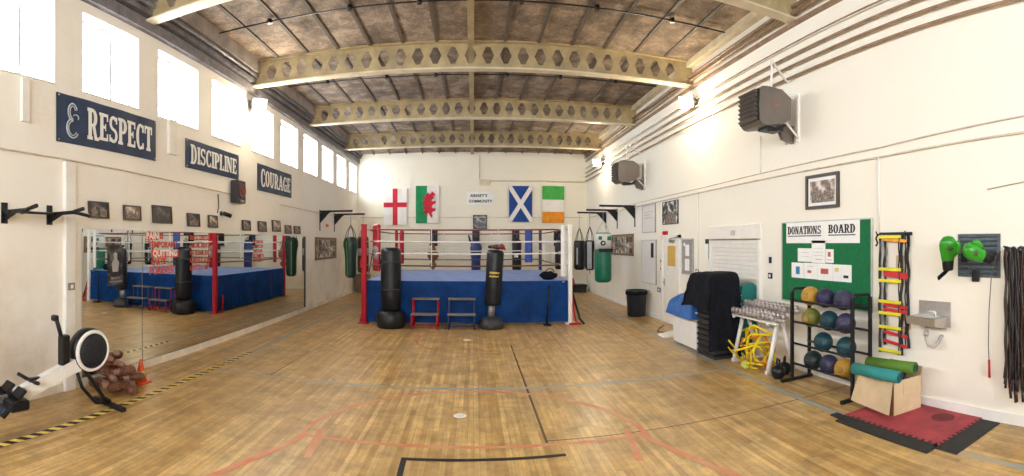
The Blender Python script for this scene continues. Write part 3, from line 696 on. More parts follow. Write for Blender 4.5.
# ================================================================== PICTURES ON WALLS
PH = {'dark': photo_material('dark_photo', [(0.012, 0.012, 0.016), (0.03, 0.028, 0.035), (0.14, 0.12, 0.12)], 7),
      'sepia': photo_material('light_photo', [(0.16, 0.10, 0.07), (0.42, 0.33, 0.26), (0.70, 0.63, 0.56)], 8),
      'mid': photo_material('grey_photo', [(0.05, 0.04, 0.045), (0.14, 0.11, 0.11), (0.38, 0.33, 0.30)], 7),
      'bw': photo_material('black_white_photo', [(0.02, 0.02, 0.02), (0.10, 0.10, 0.10), (0.75, 0.74, 0.72)], 7)}
def picture(side, rect, label, style='dark', frame=WOODF, mount=False, depth=.03, fw=.022, lean=0.0, cat='picture', name='framed_picture', people=0):
    c, z, w, h = wrect(side, *rect) if len(rect) == 4 and max(rect) > 30 else rect
    t = wthing(name, label, cat, side, c, z)
    if lean: t.rotation_euler = (rad(lean), 0, RZ[side]); t.location = Vector(t.location) + Vector((.02 if side == 'left' else -.02, 0, 0))
    m = M(); m.box(-w / 2, w / 2, -depth, 0, h / 2 - fw, h / 2).box(-w / 2, w / 2, -depth, 0, -h / 2, -h / 2 + fw).box(-w / 2, -w / 2 + fw, -depth, 0, -h / 2 + fw, h / 2 - fw).box(w / 2 - fw, w / 2, -depth, 0, -h / 2 + fw, h / 2 - fw)
    obj('frame', m, frame, t)
    i = fw + (.05 if mount else 0)
    if mount: obj('mount', M().box(-w / 2 + fw, w / 2 - fw, -.012, -.002, -h / 2 + fw, h / 2 - fw), PAPER, t)
    obj('photograph', M().box(-w / 2 + i, w / 2 - i, -.015, -.003, -h / 2 + i, h / 2 - i), PH[style], t)
    if people:
        q = M(); r = random.Random(people)
        for k in range(people):
            x = -w / 2 + i + (w - 2 * i) * (k + .5) / people; hh = (h - 2 * i) * r.uniform(.5, .75); bw = (w - 2 * i) / people * .38
            q.prism([(x - bw, -h / 2 + i), (x + bw, -h / 2 + i), (x + bw, -h / 2 + i + hh * .7), (x + bw * .4, -h / 2 + i + hh * .8), (x + bw * .45, -h / 2 + i + hh), (x - bw * .45, -h / 2 + i + hh), (x - bw * .4, -h / 2 + i + hh * .8), (x - bw, -h / 2 + i + hh * .7)], -.018, -.015)
        obj('figures', q, mat('print_figures', (.30, .24, .2), .5, scale=30, var=.6), t)
    return t
pics = [((87, 201, 107, 219), 'dark', 2, 'dark framed photo of a figure, first above the mirror from the pull-up bar'),
        ((122, 205, 139, 221), 'sepia', 5, 'framed group photo on pale ground, second above the mirror'),
        ((151, 205, 170, 224), 'dark', 0, 'nearly black framed picture, third above the mirror'),
        ((186, 213, 198, 227), 'dark', 1, 'small framed photo with a red patch below the DISCIPLINE banner'),
        ((207, 215, 216, 228), 'sepia', 1, 'small pale framed photo just left of the hanging camera'),
        ((241, 220, 249, 231), 'mid', 1, 'small framed photo just right of the wall speaker'),
        ((257, 221, 265, 232), 'mid', 2, 'small framed photo below the left end of the COURAGE banner'),
        ((271, 220, 279, 232), 'sepia', 0, 'larger grey picture below the middle of the COURAGE banner'),
        ((284, 225, 290, 234), 'mid', 1, 'small framed photo, next to last above the mirror'),
        ((293, 226, 299, 234), 'mid', 1, 'small framed photo, last above the far end of the mirror')]
for r, st, pe, lb in pics: picture('left', r, lb, st, people=pe, lean=-4)
picture('right', (5.37, 2.79, .74, .52), 'dark framed certificate photo above the donations board', 'sepia', mount=True, fw=.045, depth=.04, people=2)
picture('right', (10.99, 2.78, .95, .58), 'unframed black and white boxer photograph above the white door', 'bw', frame=INK, fw=.012, people=1)
picture('back', (473, 215, 487, 229), 'dark framed photograph on the back wall below the white sign', 'mid', frame=INK, fw=.03)
def collage(side, rect, label):
    c, z, w, h = rect; t = wthing('photo_board', label, 'photo board', side, c, z)
    fw = .05; m = M(); m.box(-w / 2, w / 2, -.04, 0, h / 2 - fw, h / 2).box(-w / 2, w / 2, -.04, 0, -h / 2, -h / 2 + fw).box(-w / 2, -w / 2 + fw, -.04, 0, -h / 2, h / 2).box(w / 2 - fw, w / 2, -.04, 0, -h / 2, h / 2)
    obj('frame', m, WOODB, t); obj('backing', M().box(-w / 2 + fw, w / 2 - fw, -.01, 0, -h / 2 + fw, h / 2 - fw), mat('tan_backing', (.42, .30, .19), .8), t)
    r = random.Random(3); keys = ['dark', 'sepia', 'mid', 'bw']; k = 0
    for i in range(7):
        for j in range(3):
            x = -w / 2 + fw + .03 + (w - .16) * (i + .0) / 7; z_ = -h / 2 + fw + .02 + (h - .14) * j / 3
            obj('snapshot', M().box(x, x + (w - .16) / 7 * .84, -.016 - .001 * (k % 3), -.01, z_, z_ + (h - .14) / 3 * .86), PH[keys[r.randrange(4)]], t); k += 1
collage('left', (15.45, 1.85, 2.3, .72), 'brown framed board of snapshots on the far left wall')
collage('right', (14.95, 1.97, 2.3, .68), 'brown framed board of snapshots behind the green and white bag')

# ================================================================== FLAGS AND SIGN ON BACK WALL
def flag(xa, ya, xb, yb, label, kind):
    c, z, w, h = wrect('back', xa, ya, xb, yb)
    t = wthing('flag', label, 'flag', 'back', c, z)
    wv = lambda x, zz: -.065 - .012 * sin(x * 11 + zz * 2)
    def sheet(x0, x1, z0, z1, dy=0.0, n=12, k=8, f=None):
        m = M(); vs = []; fs = []
        for j in range(k + 1):
            for i in range(n + 1):
                x = x0 + (x1 - x0) * i / n; zz = z0 + (z1 - z0) * j / k; vs.append((x, wv(x, zz) - dy, zz))
        b = len(vs)
        vs2 = [(x, y + .003, q) for x, y, q in vs]
        for j in range(k):
            for i in range(n): a = j * (n + 1) + i; fs.append((a, a + 1, a + n + 2, a + n + 1)); 
        m.add(vs, fs, 0, True); m.add(vs2, [f_[::-1] for f_ in fs], 0, True); return m
    FW = mat('flag_white', (.84, .80, .76), .7, var=.04); FR = mat('flag_red', (.58, .006, .03), .7); FG = mat('flag_green', (.002, .26, .08), .7)
    if kind == 'eng':
        obj('field', sheet(-w / 2, w / 2, -h / 2, h / 2), FW, t)
        obj('cross', sheet(-w / 2, w / 2, -.10 + .08, .10 + .08, .006), FR, t); obj('cross', sheet(-.11, .10, -h / 2, h / 2, .007), FR, t)
    if kind == 'wal':
        obj('field', sheet(-w / 2 * .02, w / 2, -h / 2, h / 2), FW, t); obj('field', sheet(-w / 2, 0, -h / 2, h / 2), FG, t)
        P = [(-.02, .30), (.02, .40), (.10, .42), (.13, .36), (.20, .40), (.24, .47), (.30, .42), (.37, .36), (.34, .30), (.28, .31), (.33, .22), (.26, .20), (.22, .12), (.30, .10), (.36, .14), (.40, .05), (.33, .02), (.26, -.02), (.22, -.10), (.30, -.16), (.38, -.13), (.36, -.24), (.27, -.26), (.22, -.32), (.26, -.42), (.20, -.50), (.15, -.40), (.10, -.30), (.04, -.36), (-.06, -.40), (-.02, -.30), (-.12, -.26), (-.04, -.20), (-.14, -.10), (-.04, -.08), (-.16, .02), (-.05, .04), (-.15, .14), (-.04, .15), (-.10, .24)]
        m = M(); pr = [(x * 1.05 - .05, z_ * 1.15) for x, z_ in P]
        m.prism(pr, -.092, -.082); obj('dragon', m, FR, t)
    if kind == 'sco':
        obj('field', sheet(-w / 2, w / 2, -h / 2, h / 2), mat('flag_blue', (.003, .055, .30), .7), t)
        for sg in (1, -1):
            m = M(); k = .09
            d = Vector((sg * w, h)).normalized(); n_ = Vector((-d.y, d.x)) * k
            a = Vector((-sg * w / 2, -h / 2)); b = Vector((sg * w / 2, h / 2))
            # cut to the flag edge
            poly = [(-sg * w / 2, -h / 2 + .16), (-sg * w / 2, -h / 2), (-sg * (w / 2 - .11), -h / 2), (sg * w / 2, h / 2 - .16), (sg * w / 2, h / 2), (sg * (w / 2 - .11), h / 2)]
            m.prism(poly, -.087 - .001 * sg, -.081); obj('saltire', m, FW, t)
    if kind == 'ire':
        obj('stripe', sheet(-w / 2, w / 2, h / 2 - h * .37, h / 2), mat('flag_bright_green', (.06, .42, .06), .7), t)
        obj('stripe', sheet(-w / 2, w / 2, -h / 2 + h * .30, h / 2 - h * .37, .001), FW, t)
        obj('stripe', sheet(-w / 2, w / 2, -h / 2, -h / 2 + h * .30), mat('flag_orange', (.85, .30, .01), .7), t)
flag(384, 189, 407, 225, 'white flag with a red cross hanging on the back wall', 'eng')
flag(416, 186, 439, 223, 'green and white flag with a red dragon hung upright on the back wall', 'wal')
flag(509, 186, 532, 222, 'blue flag with a white diagonal cross hung upright on the back wall', 'sco')
flag(542, 186, 564, 223, 'green, white and orange flag hung upright on the back wall', 'ire')
c, z, w, h = wrect('back', 467, 192, 493, 205)
t = wthing('wall_sign', "white sign with dark lettering ARNEY'S COMMUNITY on the back wall", 'sign', 'back', c, z)
obj('panel', M().box(-w / 2, w / 2, -.02, 0, -h / 2, h / 2, bev=.004), PAPER, t)
m = M(); font_text(m, "ARNEY'S", -.05, .11, .17, -.023, bold=.006, spacing=1.1); obj('lettering', m, INK, t)
m = M(); font_text(m, 'COMMUNITY', .02, -.12, .155, -.023, bold=.006, spacing=1.05); obj('lettering', m, INK, t)

# ================================================================== LAMPS AND HEATERS
LAMPG = emit('lit_floodlight_glass', (1.0, 0.86, 0.62), 60)
def floodlight(side, y, z, label, power):
    t = wthing('floodlight', label, 'lamp', side, y, z)
    obj('bracket', M().box(-.03, .03, -.16, 0, -.02, .02).box(-.07, .07, -.012, 0, -.09, .09), GREYM, t)
    mx = Matrix.Translation((0, -.24, -.03)) @ Matrix.Rotation(rad(-45 if side == 'left' else 45), 4, 'Z') @ Matrix.Rotation(rad(20), 4, 'X')
    obj('housing', M().box(-.17, .17, -.05, .06, -.13, .13, mx=mx, bev=.02), GREYM, t)
    obj('glass', M().box(-.15, .15, -.058, -.051, -.115, .115, mx=mx), LAMPG, t)
    ld = bpy.data.lights.new('floodlight_glow', 'POINT'); ld.energy = power; ld.color = (1.0, .84, .6); ld.shadow_soft_size = .08
    lo = bpy.data.objects.new('floodlight_glow', ld); COL.objects.link(lo); lo.parent = t; lo.location = (0, -.55, -.12)
floodlight('right', 9.55, 5.17, 'lit floodlight on the right wall below the second roof beam', 18)
floodlight('right', 17.2, 5.05, 'lit floodlight on the far right wall near the back corner', 14)
floodlight('left', 9.75, 5.18, 'lit floodlight between the left wall windows below the second roof beam', 16)

HEAT = mat('bronze_grey_casing', (0.17, 0.145, 0.125), 0.4, 0.3, var=.1, scale=2)
def heater(loc, label, s=1.0):
    t = thing('fan_heater', label, 'heater', loc)
    # local: -x faces the room, wall at +x; body centred on origin
    m = M(); hw, hd, hh = .29 * s, .27 * s, .29 * s
    prof = []
    for k in range(9):
        a = PI / 2 + PI * k / 8; prof.append((-hw + .10 + .10 * cos(a) * 1.0, hh * sin(a)))
    poly = [(hw, hh * .62), (hw - .18, hh)] + [(-hw + .12, hh)] + [(-hw + .04, hh * .96), (-hw, hh * .82), (-hw - .02, 0), (-hw, -hh * .82), (-hw + .05, -hh * .97), (-hw + .12, -hh)] + [(hw - .16, -hh * .8), (hw, -hh * .45)]
    mm = M().prism(poly, -hd, hd); obj('casing', mm, HEAT, t)
    lv = M(); lv.box(-hw - .035, -hw + .02, -hd * .93, hd * .93, -hh * .8, hh * .8)
    obj('grille', lv, BLACK, t)
    for k in range(7):
        z = -hh * .7 + k * hh * 1.4 / 6
        mx = Matrix.Translation((-hw - .045, 0, z)) @ Matrix.Rotation(rad(35), 4, 'Y')
        obj('louvre', M().box(-.035, .03, -hd * .9, hd * .9, -.006, .006, mx=mx), HEAT, t)
    wx = XR - loc[0]
    b = M(); b.tube([(-.05, -hd * .8, hh), (-.05, -hd * .8, hh + .42), (wx - .08, hd * .3, hh + .30), (wx, hd * .3, hh + .30)], .02, 8)
    b.box(wx - .05, wx, -hd * .7, -hd * .7 + .05, -hh * 1.5, hh * 1.15); b.box(wx - .05, wx, hd * .5, hd * .5 + .05, -hh * 1.5, hh * 1.15)
    b.tube([(hw - .05, -hd * .7, hh * .9), (wx - .03, -hd * .7, hh * .95)], .018); b.tube([(hw - .05, -hd * .7, -hh * .6), (wx - .03, -hd * .7, -hh * 1.35)], .018)
    b.tube([(hw - .05, hd * .6, hh * .8), (wx - .03, hd * .6, hh * .9)], .018)
    obj('bracket', b, WHITE, t)
    d = M().prism([(hw - .12, -hh * .5), (wx - .03, -hh * .6), (wx - .03, -hh * 1.55), (hw, -hh * 1.4)], -.06, .02); obj('duct', d, HEAT, t)
    f = M(); f.box(-hw * .4, hw * .6, -hd * .8, hd * .2, -hh * 1.12, -hh * .98); f.tube([(-hw * .6, -hd, -hh * 1.25), (0, -hd, -hh * 1.2), (hw * .6, -hd, -hh * .85)], .02); obj('tray', f, BLACK, t)
    obj('badge', M().box(-.07, .05, -hd - .004, -hd, .03, .05), mat('red_badge', (.4, .1, .07), .5), t)
heater((4.27, 6.10, 4.06), 'dark grey fan heater bracketed high on the right wall, nearer one')
heater((4.27, 12.95, 4.02), 'dark grey fan heater bracketed high on the right wall, farther one', 1.05)

# wall speaker, camera, switch
c, z, w, h = wrect('left', 228, 181, 242, 204)
t = wthing('wall_speaker', 'dark boxed wall speaker with a round reddish face below the DISCIPLINE banner', 'speaker', 'left', 9.0, 3.1)
obj('housing', M().box(-.20, .18, -.20, -.02, -.24, .24, bev=.02), mat('dark_speaker_box', (.035, .03, .04), .5), t)
obj('cone', M().lathe([(.0, -.01), (.06, -.015), (.12, .01), (.15, .02), (.16, .0)], (0, 0, 0), 28, mx=Matrix.Translation((-.01, -.202, .02)) @ Matrix.Rotation(rad(90), 4, 'X')), mat('reddish_cone', (.20, .05, .06), .5, scale=12, var=.5), t)
obj('bracket', M().box(-.04, .04, -.04, 0, -.12, .12), BLACK, t)
obj('warning_label', M().box(-.07, .09, -.206, -.201, -.22, -.17), mat('grey_print', (.4, .4, .4)), t)
t = wthing('security_camera', 'small black security camera on the left wall beside the speaker', 'camera', 'left', 8.45, 2.62)
obj('mount', M().cyl((0, 0, .0), (0, -.08, 0), .02).cyl((0, 0, 0), (0, -.01, 0), .05), BLACK, t)
obj('body', M().cyl((-.02, -.07, .0), (.12, -.16, -.05), .04, .045), BLACK, t)
obj('lens', M().cyl((.12, -.16, -.05), (.135, -.17, -.056), .03), CHROME, t)
def socket(side, c, z, label, w=.09, h=.09, m_=WHITE, name='socket', cat='socket', two=True):
    t = wthing(name, label, cat, side, c, z)
    obj('plate', M().box(-w / 2, w / 2, -.018, 0, -h / 2, h / 2, bev=.004), m_, t)
    obj('rocker', M().box(-w / 5, w / 5, -.026, -.018, -h / 4, h / 4, bev=.003), BLACK if m_ is WHITE else WHITE, t)
    return t
socket('left', 4.345, 1.42, 'grey light switch on the boxed pilaster by the mirror', .12, .1, GREYM, 'light_switch', 'switch').location.x = XL + .07
socket('right', 7.0 - .3, 1.72, 'black and white notice square between shutter and donations board', .2, .22, WHITE, 'wall_notice', 'notice')
socket('right', 6.72, 1.45, 'small black switch below the notice square', .12, .1, BLACK, 'light_switch', 'switch')
socket('right', 3.86, 1.72, 'beige wall plate half hidden by the agility ladders', .16, .26, mat('beige_plate', (.60, .45, .30), .5), 'wall_plate', 'wall plate')
socket('right', 11.75, .78, 'black double socket low on the wall by the round bin', .2, .12, BLACK)
socket('right', 11.6, 1.55, 'small white switch left of the white door', .10, .12, WHITE, 'light_switch', 'switch')
socket('right', 11.6, 1.35, 'lower white switch left of the white door', .10, .10, WHITE, 'light_switch', 'switch')
socket('right', 9.5, 1.36, 'grey switch box right of the grey notice board', .16, .16, GREYM, 'switch_box', 'switch box')
t = wthing('fire_alarm', 'red fire alarm sounder above the white door', 'alarm', 'right', 11.3, 2.28)
obj('base', M().box(-.14, .14, -.03, 0, -.05, .05, bev=.008), REDP, t); obj('sounder', M().cyl((0, -.03, 0), (0, -.09, 0), .05, .035), REDP, t)
t = wthing('wall_sticker', 'small red sticker on the far left wall under the bag bracket', 'sticker', 'left', 15.6, 2.62)
obj('face', M().box(-.16, .16, -.004, 0, -.05, .05), SR, t)

# ================================================================== DOORS AND BOARDS ON RIGHT WALL
t = thing('door_1', 'white roller shutter door between the black stack and donations board', 'door', wall_loc('right', 7.92, 0), RZ['right'], None, 'structure')
GFR_ = mat('pale_plate', (.62, .60, .55), .5); SHW = mat('white_shutter_paint', (.84, .80, .73), .4, var=.04); w = 1.75
m = M()
for k in range(26): m.box(-w / 2, w / 2, -.035, -.0, k * .08, k * .08 + .077, bev=.004)
obj('shutter', m, SHW, t)
obj('door_frame', M().box(-w / 2 - .06, -w / 2, -.06, 0, 0, 2.1).box(w / 2, w / 2 + .06, -.06, 0, 0, 2.1), WHITE, t)
obj('shutter_box', M().box(-w / 2 - .1, w / 2 + .1, -.05, 0, 2.09, 2.36, bev=.01), SHW, t)
obj('label_plate', M().box(-.06, .10, -.056, -.05, 2.16, 2.26), GFR_, t)
obj('edge_strip', M().box(-w / 2 - .06, w / 2 + .06, -.065, -.03, 2.075, 2.09), WOODB, t)
t = thing('door_2', 'white flush door with an orange notice board on it', 'door', wall_loc('right', 10.89, 0), RZ['right'], None, 'structure')
obj('door_frame', M().box(-.54, -.48, -.07, 0, 0, 2.22).box(.46, .52, -.07, 0, 0, 2.22).box(-.54, .52, -.07, 0, 2.14, 2.22), WHITE, t)
obj('leaf', M().box(-.48, .46, -.045, 0, .005, 2.14, bev=.004), SHW, t)
h = M().cyl((-.40, -.045, 1.02), (-.40, -.11, 1.02), .012).cyl((-.40, -.105, 1.02), (-.28, -.105, 1.02), .010).box(-.43, -.37, -.052, -.045, .93, 1.11); obj('door_handle', h, CHROME, t)
obj('door_closer', M().box(0, .25, -.10, -.045, 2.03, 2.10).tube([(.05, -.09, 2.1), (.3, -.2, 2.12), (.42, -.08, 2.16)], .012), GREYM, t)
t = wthing('notice_board', 'orange yellow notice sheet fixed on the white door', 'notice board', 'right', 10.83, 1.70, off=.046)
obj('board', M().box(-.23, .23, -.012, 0, -.25, .25, bev=.003), mat('ochre_board', (.66, .42, .09), .7, scale=9), t)
def notice(side, rect, label, face, frame, papers, name='notice_board', fw=.025):
    c, z, w, h = rect; t = wthing(name, label, 'notice board', side, c, z)
    obj('board', M().box(-w / 2, w / 2, -.015, 0, -h / 2, h / 2), face, t)
    m = M(); m.box(-w / 2, w / 2, -.025, 0, h / 2 - fw, h / 2).box(-w / 2, w / 2, -.025, 0, -h / 2, -h / 2 + fw).box(-w / 2, -w / 2 + fw, -.025, 0, -h / 2, h / 2).box(w / 2 - fw, w / 2, -.025, 0, -h / 2, h / 2)
    obj('frame', m, frame, t)
    for k, (x0, x1, z0, z1, pm) in enumerate(papers): obj('paper', M().box(x0, x1, -.019 - .001 * (k % 3), -.015, z0, z1), pm, t)
    return t
GB = mat('grey_board', (.33, .31, .30), .8, scale=12); GFR = mat('light_grey_frame', (.55, .53, .50), .5)
notice('right', (10.0, 1.70, .60, .84), 'tall grey notice board with white sheets beside the white door', GB, GFR, [(-.10, .10, .02, .28, PAPER), (-.12, .11, -.32, -.05, PAPER), (-.2, -.12, .25, .32, PAPER)])
notice('right', (12.5, 1.50, 1.12, 1.22), 'whiteboard with a black tag above the round bin', mat('whiteboard_face', (.80, .78, .77), .25, var=.03), GFR, [(.18, .38, .12, .52, INK)])
notice('right', (12.5, 2.70, 1.02, .78), 'pale printed chart board above the whiteboard', mat('chart_face', (.76, .72, .69), .5, col2=(.70, .64, .62), scale=5), GFR, [(-.4, .3, .18, .2, GFR), (-.4, .1, .10, .12, GFR), (-.4, .3, .02, .04, GFR)])
t = wthing('clipboard', 'small hanging clipboard of papers right of the grey notice board', 'clipboard', 'right', 9.02, 1.98)
obj('board', M().box(-.08, .08, -.02, 0, -.28, .12), INK, t); obj('paper', M().box(-.075, .07, -.028, -.02, -.33, .02), PAPER, t)

# donations board
t = wthing('donations_board', 'green felt notice board headed DONATIONS BOARD with white sheets', 'notice board', 'right', 5.36, 1.71)
w, h = 1.98, 1.25
obj('felt', M().box(-w / 2, w / 2, -.02, 0, -h / 2, h / 2), GREENF, t)
fr = M(); e = .018; fr.box(-w / 2 - e, w / 2 + e, -.03, 0, h / 2, h / 2 + e).box(-w / 2 - e, w / 2 + e, -.03, 0, -h / 2 - e, -h / 2).box(-w / 2 - e, -w / 2, -.03, 0, -h / 2, h / 2).box(w / 2, w / 2 + e, -.03, 0, -h / 2, h / 2)
obj('frame', fr, mat('dull_alu', (.55, .57, .52), .4, .4), t)
obj('header_sheet', M().box(-.88, .78, -.026, -.021, .30, .63), PAPER, t)
l = M(); slab_text(l, 'DONATIONS', -.84, .44, .82, .125, -.029, -.026); slab_text(l, 'BOARD', .14, .445, .56, .125, -.029, -.026)
l.box(-.84, -.02, -.029, -.026, .405, .42); l.box(.14, .70, -.029, -.026, .41, .425); obj('header_lettering', l, INK, t)
PB = mat('blue_print', (.03, .22, .5), .6); PRD = mat('red_print', (.5, .1, .08), .6); PT = mat('fine_print', (.45, .45, .46), .7)
PYL = mat('yellow_print', (.75, .6, .2), .6)
for nm, (x0, x1, z0, z1), pr in [('sheet', (-.24, .07, .0, .34), [(-.2, .02, .22, .225, PT), (-.2, .02, .16, .165, PT), (-.2, .02, .11, .115, PT), (-.15, .0, .05, .06, PT)]),
        ('sheet', (-.58, -.245, .01, .22), [(-.5, -.3, .15, .155, PT), (-.5, -.3, .09, .095, PT)]),
        ('sheet', (.08, .25, .01, .21), [(.13, .19, .10, .17, PRD), (.11, .22, .05, .06, PT)]),
        ('sheet', (-.74, -.435, -.25, -.01), [(-.63, -.53, -.19, -.07, PB)]),
        ('sheet', (-.425, -.105, -.25, -.005), [(-.34, -.25, -.16, -.12, PRD), (-.36, -.18, -.06, -.055, PT)]),
        ('sheet', (-.10, .225, -.255, -.005), [(-.03, .14, -.16, -.08, PRD)]),
        ('sheet', (.23, .62, -.255, -.01), [(.28, .36, -.12, -.06, PYL), (.46, .56, -.20, -.16, INK)])]:
    s = obj(nm, M().box(x0, x1, -.026, -.0205, z0, z1), PAPER, t)
    for (a, b, c_, d, pm) in pr: obj('print', M().box(a, b, -.0275, -.026, c_, d), pm, s)

# ================================================================== BOXING RING
RX0, RX1, RY0, RY1, RZT = -2.72, 2.35, 11.85, 16.85, 1.07
t = thing('boxing_ring', 'raised boxing ring with blue apron, ropes and red and white corners', 'boxing ring', (0, 0, 0))
def cloth_wall(m, a, b, z0, z1, nout, amp, n=70, k=8, seed=0):
    a, b = Vector(a), Vector(b); vs = []
    for j in range(k + 1):
        fz = j / k
        for i in range(n + 1):
            f = i / n; p = a.lerp(b, f); low = 1 - fz
            o = amp * low * (noise.noise(Vector((f * 9 + seed, fz * .8, seed))) + .5 * noise.noise(Vector((f * 26, fz * 1.2, seed)))) + .03 * low
            vs.append((p.x + nout[0] * o, p.y + nout[1] * o, z0 + (z1 - z0) * fz + (.015 * noise.noise(Vector((f * 12, 0, seed))) if j == 0 else 0)))
    fs = [(j * (n + 1) + i, j * (n + 1) + i + 1, (j + 1) * (n + 1) + i + 1, (j + 1) * (n + 1) + i) for j in range(k) for i in range(n)]
    return m.add(vs, fs, 0, True)
m = M(); e = .02
cloth_wall(m, (RX0 - e, RY0 - e), (RX1 + e, RY0 - e), .05, RZT + .005, (0, -1), .07, seed=1)
cloth_wall(m, (RX1 + e, RY0 - e), (RX1 + e, RY1 + e), .05, RZT + .005, (1, 0), .06, seed=2)
cloth_wall(m, (RX1 + e, RY1 + e), (RX0 - e, RY1 + e), .05, RZT + .005, (0, 1), .06, seed=3)
cloth_wall(m, (RX0 - e, RY1 + e), (RX0 - e, RY0 - e), .05, RZT + .005, (-1, 0), .06, seed=4)
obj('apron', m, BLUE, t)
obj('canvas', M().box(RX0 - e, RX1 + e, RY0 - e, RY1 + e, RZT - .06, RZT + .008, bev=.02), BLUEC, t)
obj('platform', M().box(RX0 + .08, RX1 - .08, RY0 + .08, RY1 - .08, .0, RZT - .06), mat('ply_deck', (.35, .25, .15), .8), t)
corners = {'fl': (RX0 - .02, RY0 - .06), 'fr': (RX1 + .06, RY0 - .06), 'bl': (RX0 - .02, RY1 + .05), 'br': (RX1 + .02, RY1 + .05)}
for k, (x, y) in corners.items():
    pm = {'fl': REDP, 'fr': WHITE, 'bl': REDP, 'br': mat('dark_blue_post', (.03, .03, .12), .4)}[k]
    r = .062 if k in ('fl',) else .05
    p = obj('corner_post', M().box(x - r, x + r, y - r, y + r, 0, 2.47, bev=.012), pm, t)
    obj('foot_plate', M().box(x - .13, x + .13, y - .13, y + .13, 0, .02), pm, p)
    obj('cap', M().box(x - r - .01, x + r + .01, y - r - .01, y + r + .01, 2.47, 2.49), pm, p)
ROPES = [(2.36, ROPER), (2.06, ROPEW), (1.76, ROPEW), (1.46, ROPED)]
ins = .34
for z, rm in ROPES:
    pts = [(RX0 + ins, RY0 + .06, z), (RX1 - ins, RY0 + .06, z), (RX1 - .08, RY0 + ins, z), (RX1 - .08, RY1 - ins, z), (RX1 - ins, RY1 - .06, z), (RX0 + ins, RY1 - .06, z), (RX0 + .06, RY1 - ins, z), (RX0 + .06, RY0 + ins, z)]
    # straight spans rounded at the corners
    P = []
    for i, p in enumerate(pts):
        q = pts[(i + 1) % 8]; p, q = Vector(p), Vector(q); sag = .02 if (p - q).length > 2 else 0
        for s in range(6): f = s / 6; v = p.lerp(q, f); v.z -= sag * 4 * f * (1 - f); P.append(v)
    rp = obj('rope', M().tube(P, .019, 8, closed=True), rm, t)
    for (cx, cy), (dx, dy) in zip([corners['fl'], corners['fr'], corners['bl'], corners['br']], [(1, 1), (-1, 1), (1, -1), (-1, -1)]):
        a = Vector((cx + .05 * dx, cy + .05 * dy, z)); b = Vector((cx + dx * .22, cy + dy * .27, z)); obj('turnbuckle', M().cyl(a, b, .011, n=8).cyl(a.lerp(b, .3), a.lerp(b, .75), .018, n=8), CHROME, rp)
tie = mat('white_rope_tie', (.75, .74, .7), .6)
for fx in (.33, .66):
    x = RX0 + (RX1 - RX0) * fx; y = RY0 + (RY1 - RY0) * fx
    for p in ((x, RY0 + .06), (x, RY1 - .06), (RX0 + .06, y), (RX1 - .08, y)):
        obj('rope_spacer', M().box(p[0] - .010, p[0] + .010, p[1] - .022, p[1] + .022, 1.43, 2.37), tie, t)
def pad(cx, cy, rz, w, z0, z1, m_, d=.11):
    mx = Matrix.Translation((cx, cy, 0)) @ Matrix.Rotation(rz, 4, 'Z'); return obj('corner_pad', M().box(-w / 2, w / 2, -d / 2, d / 2, z0, z1, mx=mx, bev=.03), m_, t)
pad(RX0 + .24, RY0 + .25, -PI / 4, .26, 1.30, 2.50, RED); pad(RX0 + .22, RY1 - .28, PI / 4, .16, 1.3, 2.46, RED)
pad(RX1 - .45, RY1 - .42, -PI / 4 + .5, .26, 1.36, 2.5, BLUEV); pad(RX1 - .06, RY0 + .10, PI / 4, .20, 1.15, 2.48, WHITE)
# splayed steel feet at the right hand corner
s = M().tube([(RX1 + .10, RY0 - .05, .75), (RX1 + .18, RY0 - .15, .08), (RX1 + .22, RY0 - .22, .02)], .025); s.box(RX1 + .0, RX1 + .3, RY0 - .30, RY0 - .24, 0, .05)
obj('brace', s, REDP, t); obj('brace', M().tube([(RX1 + .1, RY0 - .02, .85), (RX1 + .30, RY0 - .1, .12), (RX1 + .36, RY0 - .3, .02)], .03), BLACK, t)
obj('brace', M().tube([(1.86, RY0 - .16, .98), (1.80, RY0 - .18, .02)], .022).box(1.72, 1.88, RY0 - .40, RY0 - .12, 0, .03), BLACK, t)
obj('brace', M().tube([(RX0 - .08, RY0 + .3, .5), (RX0 - .16, RY0 + .1, .02)], .025), REDP, t)
# black sports bag on the ring
t = thing('sports_bag', 'black lumpy sports bag lying on the near right corner of the ring', 'bag', (1.93, RY0 + .38, RZT + .008), .2)
m = M().ball((0, 0, .11), .13, sc=(1.9, 1.1, .85), nu=28, nv=16).jitter(.05, 7); 
m.v = [(x, y, max(z, .001)) for x, y, z in m.v]; obj('body', m, BLACKM, t)
obj('strap', M().tube([(-.14, -.05, .19), (-.05, -.11, .28), (.06, -.11, .28), (.14, -.05, .2)], .012), BLACKM, t)
# headguard and gloves hung on the left ropes
t = thing('hanging_head_guard', 'grey and white padded guard hung from the ropes by the red corner post', 'head guard', (RX0 + .30, RY0 + .30, 1.35))
m = M().ball((-.06, -.12, .5), .10, sc=(.8, .7, 1.1)).ball((-.05, -.12, .33), .09, sc=(.8, .7, 1.0)); obj('padding', m, mat('grey_leather', (.45, .45, .47), .5, scale=9, var=.3), t)
obj('straps', M().tube([(-.06, -.12, .6), (-.04, -.1, .80), (.0, -.12, .99)], .009).tube([(-.14, -.12, .5), (-.2, -.14, .15), (-.24, -.16, -.1)], .012).tube([(.02, -.12, .5), (.06, -.14, .15), (.09, -.16, -.1)], .012), BLACKM, t)

